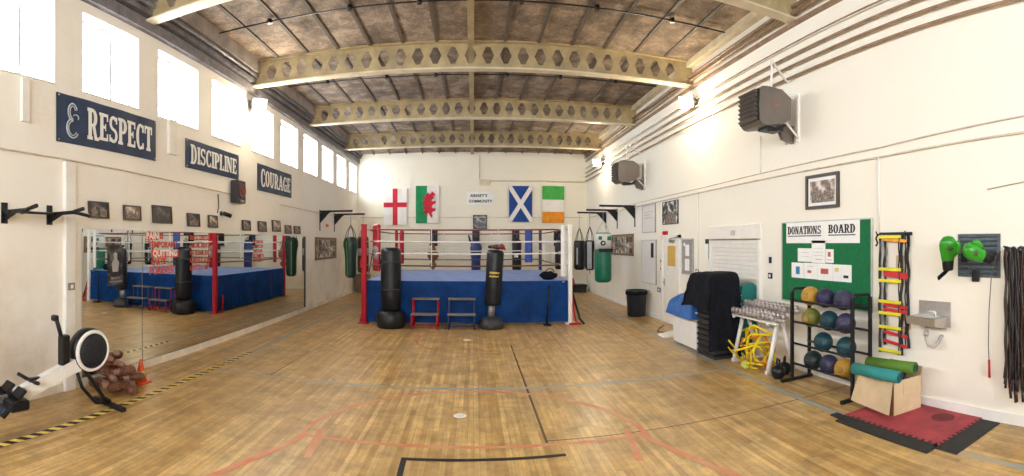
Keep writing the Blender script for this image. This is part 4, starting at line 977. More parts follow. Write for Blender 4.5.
# ------------------------------------------------------------------ steps
def steps(x, y, m_, label):
    t = thing('ring_steps', label, 'steps', (x, y, 0)); w = .33
    for z, y0, y1 in ((.355, -.30, -.04), (.69, -.02, .24)): obj('tread', M().box(-w, w, y0, y1, z - .035, z, bev=.006), TREAD, t)
    for sx in (-1, 1):
        for yy, hh in ((-.27, .32), (.0, .65), (.21, .65)): obj('leg', M().tube([(sx * (w - .03), yy, 0), (sx * (w - .03), yy, hh)], .018, 6), m_, t)
        obj('side_rail', M().tube([(sx * (w - .03), -.27, .10), (sx * (w - .03), .21, .10)], .014, 6), m_, t)
    obj('crossbar', M().tube([(-w + .03, -.27, .08), (w - .03, -.27, .08)], .014, 6), m_, t)
steps(-1.15, 11.42, REDP, 'two tread steps with a red frame in front of the ring')
steps(-.28, 11.42, mat('dark_blue_frame', (.02, .035, .13), .4), 'two tread steps with a dark blue frame in front of the ring')

# ------------------------------------------------------------------ free standing bags
t = thing('freestanding_punch_bag', 'thick black freestanding punch bag by the red corner post', 'punch bag', (-1.97, 11.32, 0))
obj('base', M().lathe([(.30, 0), (.34, .03), (.35, .18), (.345, .30), (.31, .38), (.24, .41), (0, .41)], n=36), BLACK, t)
obj('body', M().lathe([(.20, .41), (.235, .44), (.245, .8), (.245, 1.5), (.24, 1.82), (.22, 1.88), (.15, 1.91), (0, 1.915)], n=36), BLACKV, t)
obj('strap', M().lathe([(.247, 1.55), (.25, 1.55), (.25, 1.58), (.247, 1.58)]).lathe([(.247, .9), (.25, .9), (.25, .93), (.247, .93)]), mat('dark_strap', (.04, .04, .045), .7), t)
t = thing('freestanding_punch_bag', 'slimmer black freestanding bag with yellow lettering and gloves on top', 'punch bag', (.42, 11.36, 0))
obj('base', M().lathe([(.27, 0), (.30, .02), (.30, .12), (.24, .22), (.12, .28), (0, .28)], n=36), mat('dark_grey_base', (.03, .032, .035), .5), t)
obj('neck', M().cyl((0, 0, .27), (.012, 0, .58), .085, .08), GREYM, t)
mx = Matrix.Rotation(rad(3.2), 4, 'Y')
obj('body', M().lathe([(.12, .54), (.18, .56), (.195, .62), (.20, 1.2), (.205, 1.78), (.19, 1.84), (.1, 1.86), (0, 1.86)], n=32, mx=mx), BLACKV, t)
YP = mat('yellow_print_vinyl', (.75, .58, .05), .5)
for row, (z, hh) in enumerate(((1.30, .045), (1.22, .035))):
    m = M(); r = random.Random(row); a = -125
    while a < -60:
        da = r.uniform(4, 7); A, B = rad(a), rad(a + da * .75)
        q = [mx @ Vector((.207 * cos(v), .207 * sin(v), zz)) for v, zz in ((A, z), (B, z), (B, z + hh), (A, z + hh))]
        m.add(q, [(0, 1, 2, 3)]); a += da
    obj('lettering', m, YP, t)

# ------------------------------------------------------------------ boxing glove prototype
def glove(name, label, cat, loc, rot, leather, cuffm, group=None, s=1.0, emblem=None):
    t = thing(name, label, cat, loc, 0, group); t.rotation_euler = rot; t.scale = (s, s, s)
    m = M(); prof = [(.0, .062, .045), (.03, .068, .05), (.07, .075, .056), (.12, .085, .065), (.17, .088, .07), (.21, .078, .066), (.245, .05, .045), (.258, .0, .0)]
    vs = []; n = 20
    for (z, rx, ry) in prof:
        for j in range(n):
            a = 2 * PI * j / n; bulge = 1.0 + (.12 if sin(a) < -.2 and z > .1 else 0)
            vs.append((rx * cos(a), ry * sin(a) * bulge - .12 * max(0, z - .12) ** 1.2, z))
    fs = [(i * n + j, i * n + (j + 1) % n, (i + 1) * n + (j + 1) % n, (i + 1) * n + j) for i in range(len(prof) - 1) for j in range(n)]
    m.add(vs, fs, 0, True); m.add(vs, [tuple(range(n))[::-1]])
    obj('mitt', m, leather, t)
    obj('thumb', M().tube([(.055, -.01, .06), (.088, -.02, .10), (.098, -.03, .145), (.085, -.04, .185), (.07, -.045, .20)], [.026, .031, .032, .028, .012], 12), leather, t)
    c = M().lathe([(.045, -.09), (.05, -.085), (.054, -.04), (.056, .0), (.058, .012), (.05, .014)], n=20, mx=Matrix.Diagonal((1.08, .85, 1, 1))); obj('cuff', c, cuffm, t)
    if emblem: obj('emblem', M().ball((-.01, -.082, .14), .030, sc=(1.1, .25, .8)), emblem, t)
    return t
BRL = mat('brown_leather', (.18, .06, .03), .45, var=.35, scale=14, bump=.15); PINKC = mat('pale_worn_cuff', (.34, .19, .14), .6, scale=10); DRED = mat('dark_red_leather', (.18, .012, .015), .4)
pz = 1.885
glove('boxing_glove', 'dark red boxing glove lying on top of the slim freestanding bag, left one', 'boxing glove', (.43, 11.34, pz + .045), (rad(90), 0, rad(65)), mat('dark_glove_leather', (.06, .015, .018), .4), BLACKV, s=.85)
glove('boxing_glove', 'redder boxing glove lying on top of the slim freestanding bag, right one', 'boxing glove', (.62, 11.30, pz + .05), (rad(90), rad(20), rad(15)), DRED, BLACKV, s=.9)

# ------------------------------------------------------------------ hanging bags
def bracket(side, c, z, length, label):
    t = wthing('bag_bracket', label, 'bracket', side, c, z)
    obj('back_plate', M().box(-.04, .04, -.012, 0, -.62, .05), BLACK, t)
    obj('arm', M().box(-.03, .03, -length, -.012, -.03, .03), BLACK, t)
    obj('gusset', M().add([(0.012, -.012, -.03), (0.012, -.38, -.03), (0.012, -.30, -.07), (0.012, -.012, -.38), (-.012, -.012, -.03), (-.012, -.38, -.03), (-.012, -.30, -.07), (-.012, -.012, -.38)], [(0, 1, 2, 3), (4, 7, 6, 5), (0, 4, 5, 1), (1, 5, 6, 2), (2, 6, 7, 3), (3, 7, 4, 0)]), BLACK, t)
    return t
def chain(x, y, z0, z1):
    m = M(); z = z1; k = 0
    while z > z0 + .03:
        ang = (k % 2) * PI / 2
        pts = [(x + cos(ang) * .012 * cos(a), y + sin(ang) * .012 * cos(a), z - .024 + .024 * sin(a)) for a in [2 * PI * i / 10 for i in range(10)]]
        m.tube(pts, .0045, 5, closed=True); z -= .04; k += 1
    return m
def hanging_bag(loc_xy, zt, zb, r, ztop_arm, label, body, extras=None, prof=None, strap_m=BLACKV, name='heavy_bag'):
    x, y = loc_xy; t = thing(name, label, 'punch bag', (x, y, zb)); H = zt - zb
    P = prof or [(.0, 0), (r * .7, .0), (r * .95, .05), (r, .12), (r, H - .08), (r * .93, H - .02), (r * .7, H), (0, H)]
    obj('body', M().lathe(P, n=32), body, t)
    ap = H + (ztop_arm - zt) * .45; s = M()
    for k in range(4):
        a = PI / 4 + k * PI / 2; s.tube([(r * .9 * cos(a), r * .9 * sin(a), H - .05), (r * .55 * cos(a), r * .55 * sin(a), H + (ap - H) * .5), (.012 * cos(a), .012 * sin(a), ap)], .011, 6)
    obj('strap', s, strap_m, t)
    obj('chain', chain(0, 0, ap, ztop_arm - zb), GREYM, t)
    for nm, mm, ma in (extras or []): obj(nm, mm, ma, t)
    return t
AZ = 3.05
bracket('left', 14.8, AZ, 1.10, 'nearer black bag bracket on the far left wall'); bracket('left', 16.45, AZ, 1.12, 'farther black bag bracket on the far left wall')
GS = mat('bright_green_piping', (.10, .5, .08), .5)
H = 1.30
pf = [(0, 0), (.10, .0), (.16, .04), (.175, .12), (.18, .6), (.20, .85), (.235, 1.0), (.235, 1.16), (.20, 1.26), (.12, 1.3), (0, 1.3)]
def stripe(prof, az, w, mi=0, off=.004):
    m = M(); vs = []
    for r, z in prof:
        for s in (-1, 1): vs.append(((r + off) * cos(az) - s * w * sin(az), (r + off) * sin(az) + s * w * cos(az), z))
    m.add(vs, [(2 * i, 2 * i + 1, 2 * i + 3, 2 * i + 2) for i in range(len(prof) - 1)], 0, True); return m
hanging_bag((XL + 1.04, 14.8), 2.22, .92, .235, AZ - .03, 'black teardrop heavy bag with green piping on the left wall bracket', mat('dark_green_vinyl', (.008, .035, .028), .35),
            [('piping', stripe(pf[2:8], -PI * .62, .012), GS), ('piping', stripe(pf[2:8], 0, .010), GS)], pf)
hanging_bag((XL + 1.06, 16.45), 2.25, .98, .20, AZ - .03, 'black and red heavy bag behind the red ring post', mat('dark_maroon_vinyl', (.045, .015, .02), .4),
            [('band', M().lathe([(.203, .60), (.206, .60), (.206, .86), (.203, .86)]), mat('grey_band', (.4, .38, .38), .5)), ('lettering', stripe([(.205, .2), (.205, .5)], -PI * .55, .03), SR)])
bracket('right', 13.7, AZ + .08, 1.12, 'nearest black bag bracket on the right wall'); bracket('right', 15.5, AZ + .08, 1.08, 'middle black bag bracket on the right wall'); bracket('right', 16.9, AZ + .08, 1.08, 'farthest black bag bracket on the right wall')
WV = mat('white_vinyl', (.72, .72, .68), .4); GV = mat('green_vinyl', (.001, .15, .075), .4, var=.15)
R = .25
ex = [('upper_panel', M().lathe([(R + .002, .98), (R + .003, .98), (R + .003, 1.38), (R * .97, 1.44), (R * .9, 1.44)], n=32), WV),
      ('strap', M().box(-.20, .22, -R - .035, -R + .06, .90, 1.0), BLACKV), ('badge', M().cyl((-.07, -R + .015, 1.16), (-.07, -R - .012, 1.16), .075, n=20), BLACKV),
      ('badge', M().box(-.2, -.1, -R + .035, -R - .0, 1.26, 1.36).box(.06, .18, -R + .035, -R + .0, 1.24, 1.36), GV), ('lettering', M().box(-.10, -.04, -R - .018, -R - .010, 1.13, 1.19), WV)]
hanging_bag((3.80, 13.7), 2.33, .86, R, AZ + .05, 'green heavy bag with a white upper half on the right wall bracket', GV, ex, strap_m=WV)
pf2 = [(0, 0), (.10, 0), (.155, .05), (.165, .2), (.165, .45), (.18, .7), (.195, .84), (.18, .95), (.1, 1.0), (0, 1.0)]
hanging_bag((3.84, 15.5), 2.12, 1.12, .19, AZ + .05, 'black heavy bag with silver grey side panel between green bag and ring', BLACKV, [('panel', stripe(pf2[2:8], -PI * .60, .075), mat('silver_vinyl', (.42, .42, .43), .35)), ('panel', stripe(pf2[2:8], -PI * .25, .04), mat('silver_vinyl', (.42, .42, .43), .35)), ('tag', M().tube([(0, 0, 0), (0, 0, -.12)], .012), DRED)], pf2)
hanging_bag((3.80, 16.9), 2.12, 1.06, .20, AZ + .05, 'black heavy bag, farthest on the right wall brackets', BLACKV, [('panel', stripe([(.205, .2), (.205, .8)], -PI * .7, .03), mat('silver_vinyl', (.42, .42, .43), .35))])
# rigs on the back wall
def rig(x, label):
    t = wthing('bag_mount', label, 'bracket', 'back', x, 2.53)
    obj('plate', M().box(-.15, .15, -.06, 0, -.62, .02), BLACK, t)
    obj('arm', M().box(-.04, .04, -.52, -.06, -.10, -.04), BLACK, t)
    obj('arm_end', M().box(-.10, .10, -.56, -.40, -.11, .0), BLACK, t)
for x, lb in ((-1.65, 'black wall mount above the brown double ball'), (.10, 'black wall mount above the blue bag'), (1.76, 'black wall mount above the black bag with white patch'), (3.50, 'black wall mount above the speckled slim bag')): rig(x, lb)
TAN = mat('brown_tan_leather', (.23, .11, .055), .4, var=.3, scale=8)
hanging_bag((-1.65, D - .48), 1.98, .93, .2, 2.42, 'brown double bulb maize bag behind the ring ropes', TAN, None, [(0, 0), (.03, .0), (.045, .05), (.12, .12), (.15, .20), (.11, .29), (.06, .33), (.15, .42), (.235, .55), (.23, .68), (.13, .85), (.08, 1.0), (.05, 1.05), (0, 1.05)])
hanging_bag((.10, D - .48), 2.18, .90, .2, 2.42, 'dark blue body shaped bag behind the middle of the ring', mat('dark_blue_vinyl', (.015, .035, .16), .45), [('arm', M().tube([(-.12, 0, 1.05), (-.25, 0, 1.25), (-.30, 0, 1.45)], [.06, .045, .03], 10), mat('dark_blue_vinyl', (.015, .035, .16), .45))], [(0, 0), (.16, 0), (.19, .06), (.18, .4), (.22, .7), (.24, .95), (.17, 1.15), (.10, 1.28), (0, 1.28)])
hanging_bag((1.76, D - .48), 2.15, .90, .19, 2.42, 'slim black bag with a white patch on the back wall', BLACKV, [('patch', M().box(-.13, .04, -.205, -.16, .55, .70), WV)])
hanging_bag((3.50, D - .48), 2.15, .95, .16, 2.42, 'slim black bag with white and red specks on the back wall', BLACKV, [('patch', M().box(-.05, .08, -.178, -.13, .62, .75), WV), ('patch', M().box(-.05, .07, -.178, -.13, .2, .3), DRED)])

# ------------------------------------------------------------------ far corner items
t = thing('storage_bin', 'brown box shaped bin in the back left corner', 'bin', (-4.55, 19.35, 0))
BB = mat('brown_fibre', (.24, .16, .10), .8, scale=12)
obj('body', M().add([(-.22, -.2, 0), (.22, -.2, 0), (.22, .2, 0), (-.22, .2, 0), (-.27, -.25, .72), (.27, -.25, .72), (.27, .25, .72), (-.27, .25, .72)], [(0, 3, 2, 1), (4, 5, 6, 7), (0, 1, 5, 4), (1, 2, 6, 5), (2, 3, 7, 6), (3, 0, 4, 7)]), BB, t)
obj('rim', M().box(-.285, .285, -.265, -.24, .69, .74).box(-.285, .285, .24, .265, .69, .74).box(-.285, -.26, -.25, .25, .69, .74).box(.26, .285, -.25, .25, .69, .74), WOODB, t)
t = thing('low_platform', 'low black platform against the back wall by the right corner', 'platform', (4.15, 19.45, 0))
obj('deck', M().box(-.42, .5, -.28, .28, .22, .32, bev=.02), BLACK, t); obj('skirt', M().box(-.38, .46, -.25, .25, 0, .22), mat('dark_rubber', (.03, .028, .028), .8), t)
t = thing('traffic_cone', 'dull red short cone on the low black platform', 'cone', (4.05, 19.45, .32))
obj('base', M().box(-.14, .14, -.14, .14, 0, .03), REDP, t); obj('cone', M().lathe([(.13, .03), (.10, .2), (.07, .26), (0, .27)]), mat('dull_red', (.45, .09, .05), .6), t)

# bin by the right wall
t = thing('waste_bin', 'round black plastic waste bin under the whiteboard', 'bin', (4.44, 12.55, 0))
m = M().lathe([(.0, .0), (.235, .0), (.25, .03), (.285, .66), (.30, .68), (.30, .72), (.275, .72), (.27, .68), (.24, .05), (0, .04)], n=36); obj('body', m, mat('dark_navy_plastic', (.012, .017, .028), .4), t)
obj('liner', M().lathe([(.301, .70), (.306, .66), (.304, .60), (.298, .60)], n=30).jitter(.008, 14), BLACKM, t)
obj('rubbish', M().ball((.06, .0, .60), .14, sc=(1, 1, .5)).jitter(.05, 9), mat('grey_rubbish', (.45, .43, .41), .7, scale=9, var=.5), t)
# small white machine
t = thing('upright_machine', 'small white floor machine with a low flat foot by the white door', 'machine', (4.36, 9.55, 0))
obj('foot', M().add([(-.42, -.15, 0), (.1, -.15, 0), (.1, .2, 0), (-.42, .2, 0), (-.40, -.13, .03), (.1, -.13, .10), (.1, .18, .10), (-.40, .18, .03)], [(0, 3, 2, 1), (4, 5, 6, 7), (0, 1, 5, 4), (1, 2, 6, 5), (2, 3, 7, 6), (3, 0, 4, 7)]), WHITE, t)
obj('body', M().box(-.06, .24, -.14, .20, .06, .50, bev=.03), WHITE, t)
obj('panel', M().box(-.067, -.06, -.05, .12, .16, .34), BLACK, t)
obj('handle', M().tube([(.02, -.08, .5), (.02, -.08, .85), (.06, .0, .90), (.02, .1, .85), (.02, .1, .5)], .016), GREYM, t)
obj('column', M().box(-.0, .12, -.04, .08, .5, .78, bev=.02), GREYM, t)
obj('cable', M().tube([(-.1, .2, .02), (-.3, .5, .012), (-.1, .9, .012), (.15, 1.2, .012)], .010), BLACK, t)

# white cabinet with blue bundle
t = thing('cabinet', 'low white cabinet with a flat front under the blue sheet', 'cabinet', (4.37, 8.44, 0))
CW = mat('white_cabinet_paint', (.82, .81, .79), .35, var=.03)
obj('body', M().box(-.40, .40, -.52, .52, .03, .70, bev=.012), CW, t); obj('plinth', M().box(-.37, .37, -.49, .49, 0, .03), GREYM, t)
obj('lid', M().box(-.42, .41, -.54, .54, .70, .74, bev=.01), CW, t)
t = thing('blue_sheet_bundle', 'bundled royal blue sheet heaped on the white cabinet', 'sheet', (4.30, 8.46, .742))
m = M(); nx, ny = 26, 34; vs = []
for j in range(ny + 1):
    for i in range(nx + 1):
        u, v = i / nx * 2 - 1, j / ny * 2 - 1
        x, y = u * .46, v * .56
        e = max(abs(u), abs(v)) ; hgt = .25 * (1 - e ** 4) + .09 * noise.noise(Vector((x * 6, y * 6, 2)))
        z = hgt if e < .93 else -.14 * (e - .93) / .07 * (1 if u < 0 or v < -.2 else .2)
        if e > .93: x *= 1.04; y *= 1.04
        vs.append((x, y, max(z, .006) if e < .93 else z + .0))
m.add(vs, [(j * (nx + 1) + i, j * (nx + 1) + i + 1, (j + 1) * (nx + 1) + i + 1, (j + 1) * (nx + 1) + i) for j in range(ny) for i in range(nx)], 0, True)
obj('sheet', m, mat('blue_sheet', (.02, .12, .42), .5, var=.2, scale=5, bump=.2), t)

# stack of black step boards with black cloth
def step_board(z, k):
    t = thing('step_board', 'black plastic step board in the tall stack under the black cloth', 'step board', (4.14, 7.50, z), 0, 'stacked black step boards')
    obj('top', M().box(-.20, .24, -.32, .34, .055, .095, bev=.012), BLACK, t)
    obj('rim', M().box(-.18, .22, -.30, .32, .0, .055), mat('dark_rubber', (.03, .028, .028), .8), t)
    return t
proto = step_board(0, 0)
for k in range(1, 13): dup(proto, (4.14 + .004 * (k % 3 - 1), 7.50, k * .098))
t = thing('black_blanket', 'black cloth draped over the stack of step boards', 'blanket', (0, 0, 0))
m = M(); nx, ny = 34, 40; vs = []
cx, cy = 4.14, 7.50
for j in range(ny + 1):
    for i in range(nx + 1):
        u, v = i / nx * 2 - 1, j / ny * 2 - 1
        a, b = .27, .35
        def fold(s, half, tot):
            d = abs(s) * tot
            return (math.copysign(min(d, half), s), max(0, d - half))
        xx, dx = fold(u, a, .80); yy, dy = fold(v, b, 1.62 if v < 0 else .9)
        if u > 0: dx *= .25; xx = min(xx, .30)
        drop = max(dx, dy) 
        z = 1.40 + .10 * cos(u * 1.6) * cos(v * 1.6) - drop * .95 + .05 * noise.noise(Vector((u * 3, v * 3, 5)))
        fl = (.22 if v > 0 or dx > dy else .07) * drop + .05 * noise.noise(Vector((u * 5, v * 5, 1))) * (drop > 0)
        x = cx + xx + (math.copysign(fl + .02, u) if dx > 0 and u < 0 else 0); y = cy + yy + (math.copysign(fl + .02, v) if dy > 0 else 0)
        vs.append((x, y, z))
m.add(vs, [(j * (nx + 1) + i, j * (nx + 1) + i + 1, (j + 1) * (nx + 1) + i + 1, (j + 1) * (nx + 1) + i) for j in range(ny) for i in range(nx)], 0, True)
obj('cloth', m, BLACKM, t, sub=1)
# teal pad on end
t = thing('folded_gym_mat', 'teal green padded mat standing on end between black stack and dumbbell rack', 'gym mat', (4.61, 7.17, 0))
TEAL = mat('teal_vinyl', (.006, .17, .145), .45, var=.15, scale=4)
m = M(); poly = [(-.16, 0), (.17, 0), (.175, 1.15), (.15, 1.25), (.08, 1.30), (-.07, 1.30), (-.14, 1.25), (-.165, 1.15)]; m.prism(poly, -.07, .08); obj('pad', m, TEAL, t)
obj('edge_band', M().box(-.19, -.165, -.08, .09, 0, 1.15, bev=.01), BLACK, t)
for z in (.15, .42, .7, .95, 1.1): obj('stud', M().ball((-.178, -.083, z), .012, nu=8, nv=6), CHROME, t)

# ------------------------------------------------------------------ dumbbell rack
t = thing('dumbbell_rack', 'white steel rack of dumbbells against the right wall', 'rack', (0, 0, 0))
RKY0, RKY1 = 5.98, 7.04
for yy in (RKY0 + .03, RKY1 - .03):
    obj('leg', M().tube([(4.24, yy, .02), (4.42, yy, .76)], .038, 6), WHITE, t); obj('leg', M().tube([(4.74, yy, .02), (4.52, yy, .76)], .038, 6), WHITE, t)
    obj('foot_bar', M().box(4.20, 4.77, yy - .03, yy + .03, 0, .045), WHITE, t)
for x, z in ((4.26, .80), (4.40, .84), (4.50, .92), (4.66, .97)):
    obj('rail', M().box(x - .022, x + .022, RKY0 - .18, RKY1 + .06, z - .03, z, bev=.004), WHITE, t)
obj('side_arm', M().tube([(4.22, RKY0 + .03, .76), (4.70, RKY0 + .03, .93)], .028, 6), WHITE, t); obj('side_arm', M().tube([(4.22, RKY1 - .03, .76), (4.70, RKY1 - .03, .93)], .028, 6), WHITE, t)
def dumbbell(loc, rz, label, grp):
    t = thing('dumbbell', label, 'dumbbell', loc, rz, grp)
    obj('handle', M().cyl((-.09, 0, 0), (.09, 0, 0), .014, n=10), CHROME, t)
    for s in (-1, 1): obj('weight', M().lathe([(0, -.035), (.040, -.035), (.052, -.022), (.052, .022), (.040, .035), (0, .035)], (0, 0, 0), 16, mx=Matrix.Translation((s * .105, 0, 0)) @ Matrix.Rotation(PI / 2, 4, 'Y')), mat('worn_chrome_weight', (.55, .47, .46), .35, .55, var=.25, scale=9), t)
    return t
d0 = dumbbell((4.33, RKY0 - .10, .875), 0, 'chrome dumbbell in the front row of the white rack', 'dumbbells in the front row of the rack')
for k in range(1, 11): dup(d0, (4.33, RKY0 - .10 + k * .112, .875), rz=.03 * ((k * 7) % 3 - 1))
for k in range(11): dup(d0, (4.58, RKY0 - .10 + k * .112, .985), rz=.03 * ((k * 5) % 3 - 1), label='chrome dumbbell in the rear row of the white rack', group='dumbbells in the rear row of the rack')
# yellow training hurdles heaped under the rack
YEL = mat('yellow_plastic', (.85, .62, .01), .4, var=.08); ORA = mat('orange_plastic', (.80, .20, .02), .4, var=.08)
def hurdle(loc, rot, m_, label, grp=None):
    t = thing('training_hurdle', label, 'hurdle', loc, 0, grp); t.rotation_euler = rot
    w, h = .22, .30
    obj('hoop', M().tube([(-w, 0, .02), (-w, 0, h - .05), (-w + .05, 0, h), (w - .05, 0, h), (w, 0, h - .05), (w, 0, .02)], .018, 8), m_, t)
    for s in (-1, 1): obj('foot', M().tube([(s * w, -.13, .015), (s * w, .13, .015)], .015, 8), m_, t)
    return t
h0 = hurdle((4.42, 6.50, .0), (0, 0, .3), YEL, 'yellow plastic hurdle in the heap under the dumbbell rack', 'yellow hurdles under the rack')
r = random.Random(11)
for k in range(9): dup(h0, (4.36 + r.uniform(-.08, .12), 6.36 + r.uniform(-.05, .5), .05 + .04 * k), rot=(r.uniform(-.9, .9), r.uniform(-.5, .5), r.uniform(0, 3.1)))
hurdle((4.38, 6.30, .06), (.5, .2, 1.2), ORA, 'orange plastic hurdle tangled among the yellow ones'); hurdle((4.45, 6.55, .22), (-.5, .3, 2.2), ORA, 'upper orange hurdle on the yellow heap')
t = thing('small_ball', 'small yellow green ball on the floor before the dumbbell rack', 'ball', (4.12, 6.45, .07)); obj('body', M().ball((0, 0, 0), .07), mat('lime_felt', (.50, .55, .06), .8), t)
obj('seam', M().tube([(.071 * cos(a), .071 * sin(a) * .8, .071 * sin(a) * .6) for a in [2 * PI * i / 24 for i in range(24)]], .003, 5, closed=True), PAPER, t)
def kettlebell(loc, rz, label, s=1.0):
    t = thing('kettlebell', label, 'kettlebell', loc, rz); t.scale = (s, s, s)
    obj('bell', M().lathe([(0, 0), (.07, 0), (.10, .04), (.115, .10), (.10, .16), (.05, .2), (0, .205)]), BLACK, t)
    obj('handle', M().tube([(-.055, 0, .17), (-.085, 0, .23), (-.06, 0, .29), (.06, 0, .29), (.085, 0, .23), (.055, 0, .17)], .017, 8), BLACK, t)
kettlebell((4.24, 5.74, 0), 1.2, 'larger black kettlebell between dumbbell rack and ball rack', .95); kettlebell((4.45, 5.86, 0), .8, 'black kettlebell nearest the wall between the two racks', .9)

# ------------------------------------------------------------------ medicine ball rack
t = thing('ball_rack', 'black four tier rack holding medicine balls beneath the green board', 'rack', (0, 0, 0))
BX0, BX1, BY0, BY1 = 4.33, 4.66, 4.28, 5.52
for y in (BY0, BY1):
    for x in (BX0, BX1): obj('upright', M().box(x - .022, x + .022, y - .022, y + .022, .04, 1.30, bev=.004), BLACK, t)
    obj('top_rail', M().tube([(BX0, y, 1.29), (BX0 + .04, y, 1.34), (BX1 - .04, y, 1.34), (BX1, y, 1.29)], .022, 8), BLACK, t)
    obj('foot', M().box(BX0 - .20, BX1 + .05, y - .025, y + .025, 0, .045, bev=.006), BLACK, t)
for z in (1.17, .86, .545, .25):
    for x in (BX0 + .03, BX1 - .03): obj('shelf_rail', M().cyl((x, BY0, z), (x, BY1, z), .016, n=10), BLACK, t)
BR = .138
def medball(x, y, ztier, col, gripc, name, label, r=BR, patch=(-1, -.25, .1)):
    gap = (BX1 - BX0 - .06) / 2; zc = ztier + math.sqrt((r + .016) ** 2 - gap ** 2)
    t = thing('medicine_ball', label, 'ball', ((BX0 + BX1) / 2, y, zc))
    obj('body', M().ball((0, 0, 0), r, nu=32, nv=20), col, t)
    d = Vector(patch).normalized(); mx = Matrix.Translation(d * r * .93) @ d.to_track_quat('Z', 'Y').to_matrix().to_4x4()
    obj('grip_patch', M().ball((0, 0, 0), r * .42, sc=(1, .8, .28), mx=mx), gripc, t)
    u = d.orthogonal().normalized(); w_ = d.cross(u)
    obj('seam', M().tube([(u * cos(a) + w_ * sin(a)) * (r * .62) + d * r * .79 for a in [2 * PI * i / 30 for i in range(30)]], .004, 5, closed=True), gripc, t)
MB_ = {'yellow': mat('ball_yellow', (.52, .28, .03), .5), 'purple': mat('ball_purple', (.022, .018, .075), .5), 'slate': mat('ball_slate', (.045, .04, .10), .5), 'olive': mat('ball_olive', (.17, .17, .02), .5), 'teal': mat('ball_teal', (.006, .055, .075), .5), 'dark': mat('ball_dark_green', (.006, .02, .02), .5)}
G = {'a': mat('grip_amber', (.38, .22, .04), .6), 'd': mat('grip_dark', (.02, .02, .04), .6), 'g': mat('grip_green', (.01, .04, .05), .6)}
medball(0, 5.30, 1.17, MB_['yellow'], G['a'], '', 'yellow medicine ball on the top tier of the black rack'); medball(0, 4.97, 1.17, MB_['purple'], G['d'], '', 'dark purple medicine ball in the middle of the top tier', patch=(-.6, -.3, .8)); medball(0, 4.61, 1.17, MB_['slate'], G['d'], '', 'slate grey medicine ball on the top tier, right of the dark purple one')
medball(0, 5.28, .86, MB_['olive'], G['a'], '', 'olive green medicine ball on the second tier', patch=(-1, -.1, -.1)); medball(0, 4.90, .86, MB_['teal'], G['g'], '', 'teal medicine ball in the middle of the second tier'); medball(0, 4.57, .86, MB_['slate'], G['d'], '', 'slate grey medicine ball on the second tier beside the teal one', patch=(-.8, -.5, -.3))
medball(0, 5.02, .545, MB_['teal'], G['g'], '', 'teal medicine ball on the third tier, farther from the cardboard box'); medball(0, 4.56, .545, MB_['teal'], G['g'], '', 'teal medicine ball on the third tier, nearer the cardboard box', patch=(-.8, -.3, -.5))
medball(0, 5.24, .25, MB_['dark'], G['d'], '', 'blackish green medicine ball on the lowest tier'); medball(0, 4.90, .25, MB_['slate'], G['d'], '', 'slate grey medicine ball in the middle of the lowest tier'); medball(0, 4.60, .25, MB_['yellow'], G['a'], '', 'yellow medicine ball on the lowest tier')

# ------------------------------------------------------------------ agility ladders
LY = mat('yellow_rung', (.80, .72, .03), .4, var=.06); LR = mat('red_rung', (.62, .03, .04), .4); LO = mat('orange_rung', (.85, .35, .03), .4)
def ladder(yc, w, x, zs, rm, label, seed, sl=0.0):
    t = thing('agility_ladder', label, 'agility ladder', wall_loc('right', yc, 0, x), RZ['right']); r = random.Random(seed)
    zt = 2.12; zb = min(zs) - .04
    for s in (-1, 1):
        pts = [(s * w / 2 + .006 * sin(i * 1.3 + seed + s), -.012 + .012 * sin(i * .9 + s), zt - (zt - zb) * i / 22) for i in range(23)]
        obj('strap', M().tube(pts, .020, 6, flat=.25), mat('black_webbing', (.02, .02, .022), .8), t)
    obj('strap_fleck', M().tube([(w / 2 - .035 + .007 * sin(i * 1.5 + seed), -.02, zt - (zt - zb) * i / 24) for i in range(25)], .009, 5), mat('black_webbing', (.02, .02, .022), .8), t)
    obj('strap_fleck', M().tube([(-w / 2 + .03 + .006 * sin(i * 1.7 + seed), -.02, zt - (zt - zb) * i / 24) for i in range(25)], .006, 5), mat('grey_webbing', (.35, .35, .34), .8), t)
    for z in zs:
        d = sl * r.uniform(.4, 1); q = rm
        if z > 2.04 and rm is LR: q = LO
        obj('rung', M().box(-w / 2 - .01, w / 2 + .01, -.040, -.028, -.021, .021, bev=.004, mx=Matrix.Translation((0, 0, z)) @ Matrix.Rotation(d, 4, 'Y')), q, t)
    return t
ladder(3.99, .36, .05, [2.09, 1.67, 1.52, 1.25, 1.10, .92, .62], LY, 'agility ladder with yellow rungs hung on the right wall', 1)
ladder(3.91, .38, .032, [2.045, 1.62, 1.585, 1.20, 1.14, .84, .72], LR, 'agility ladder with red rungs hung behind the yellow one', 4, .12)
t = wthing('wall_hook_rail', 'black hook rail holding the two agility ladders', 'hook rail', 'right', 3.95, 2.13)
obj('rail', M().box(-.27, .27, -.03, 0, -.02, .02, bev=.004), BLACK, t)
for s in (-1, 1): obj('hook', M().tube([(s * .24, -.02, 0), (s * .24, -.1, -.01), (s * .24, -.12, .03)], .010), BLACK, t); obj('tie', M().tube([(s * .24, -.08, 0), (s * .27, -.09, -.06), (s * .25, -.08, -.12), (s * .28, -.08, -.16)], .012, 6), BLACKM, t)

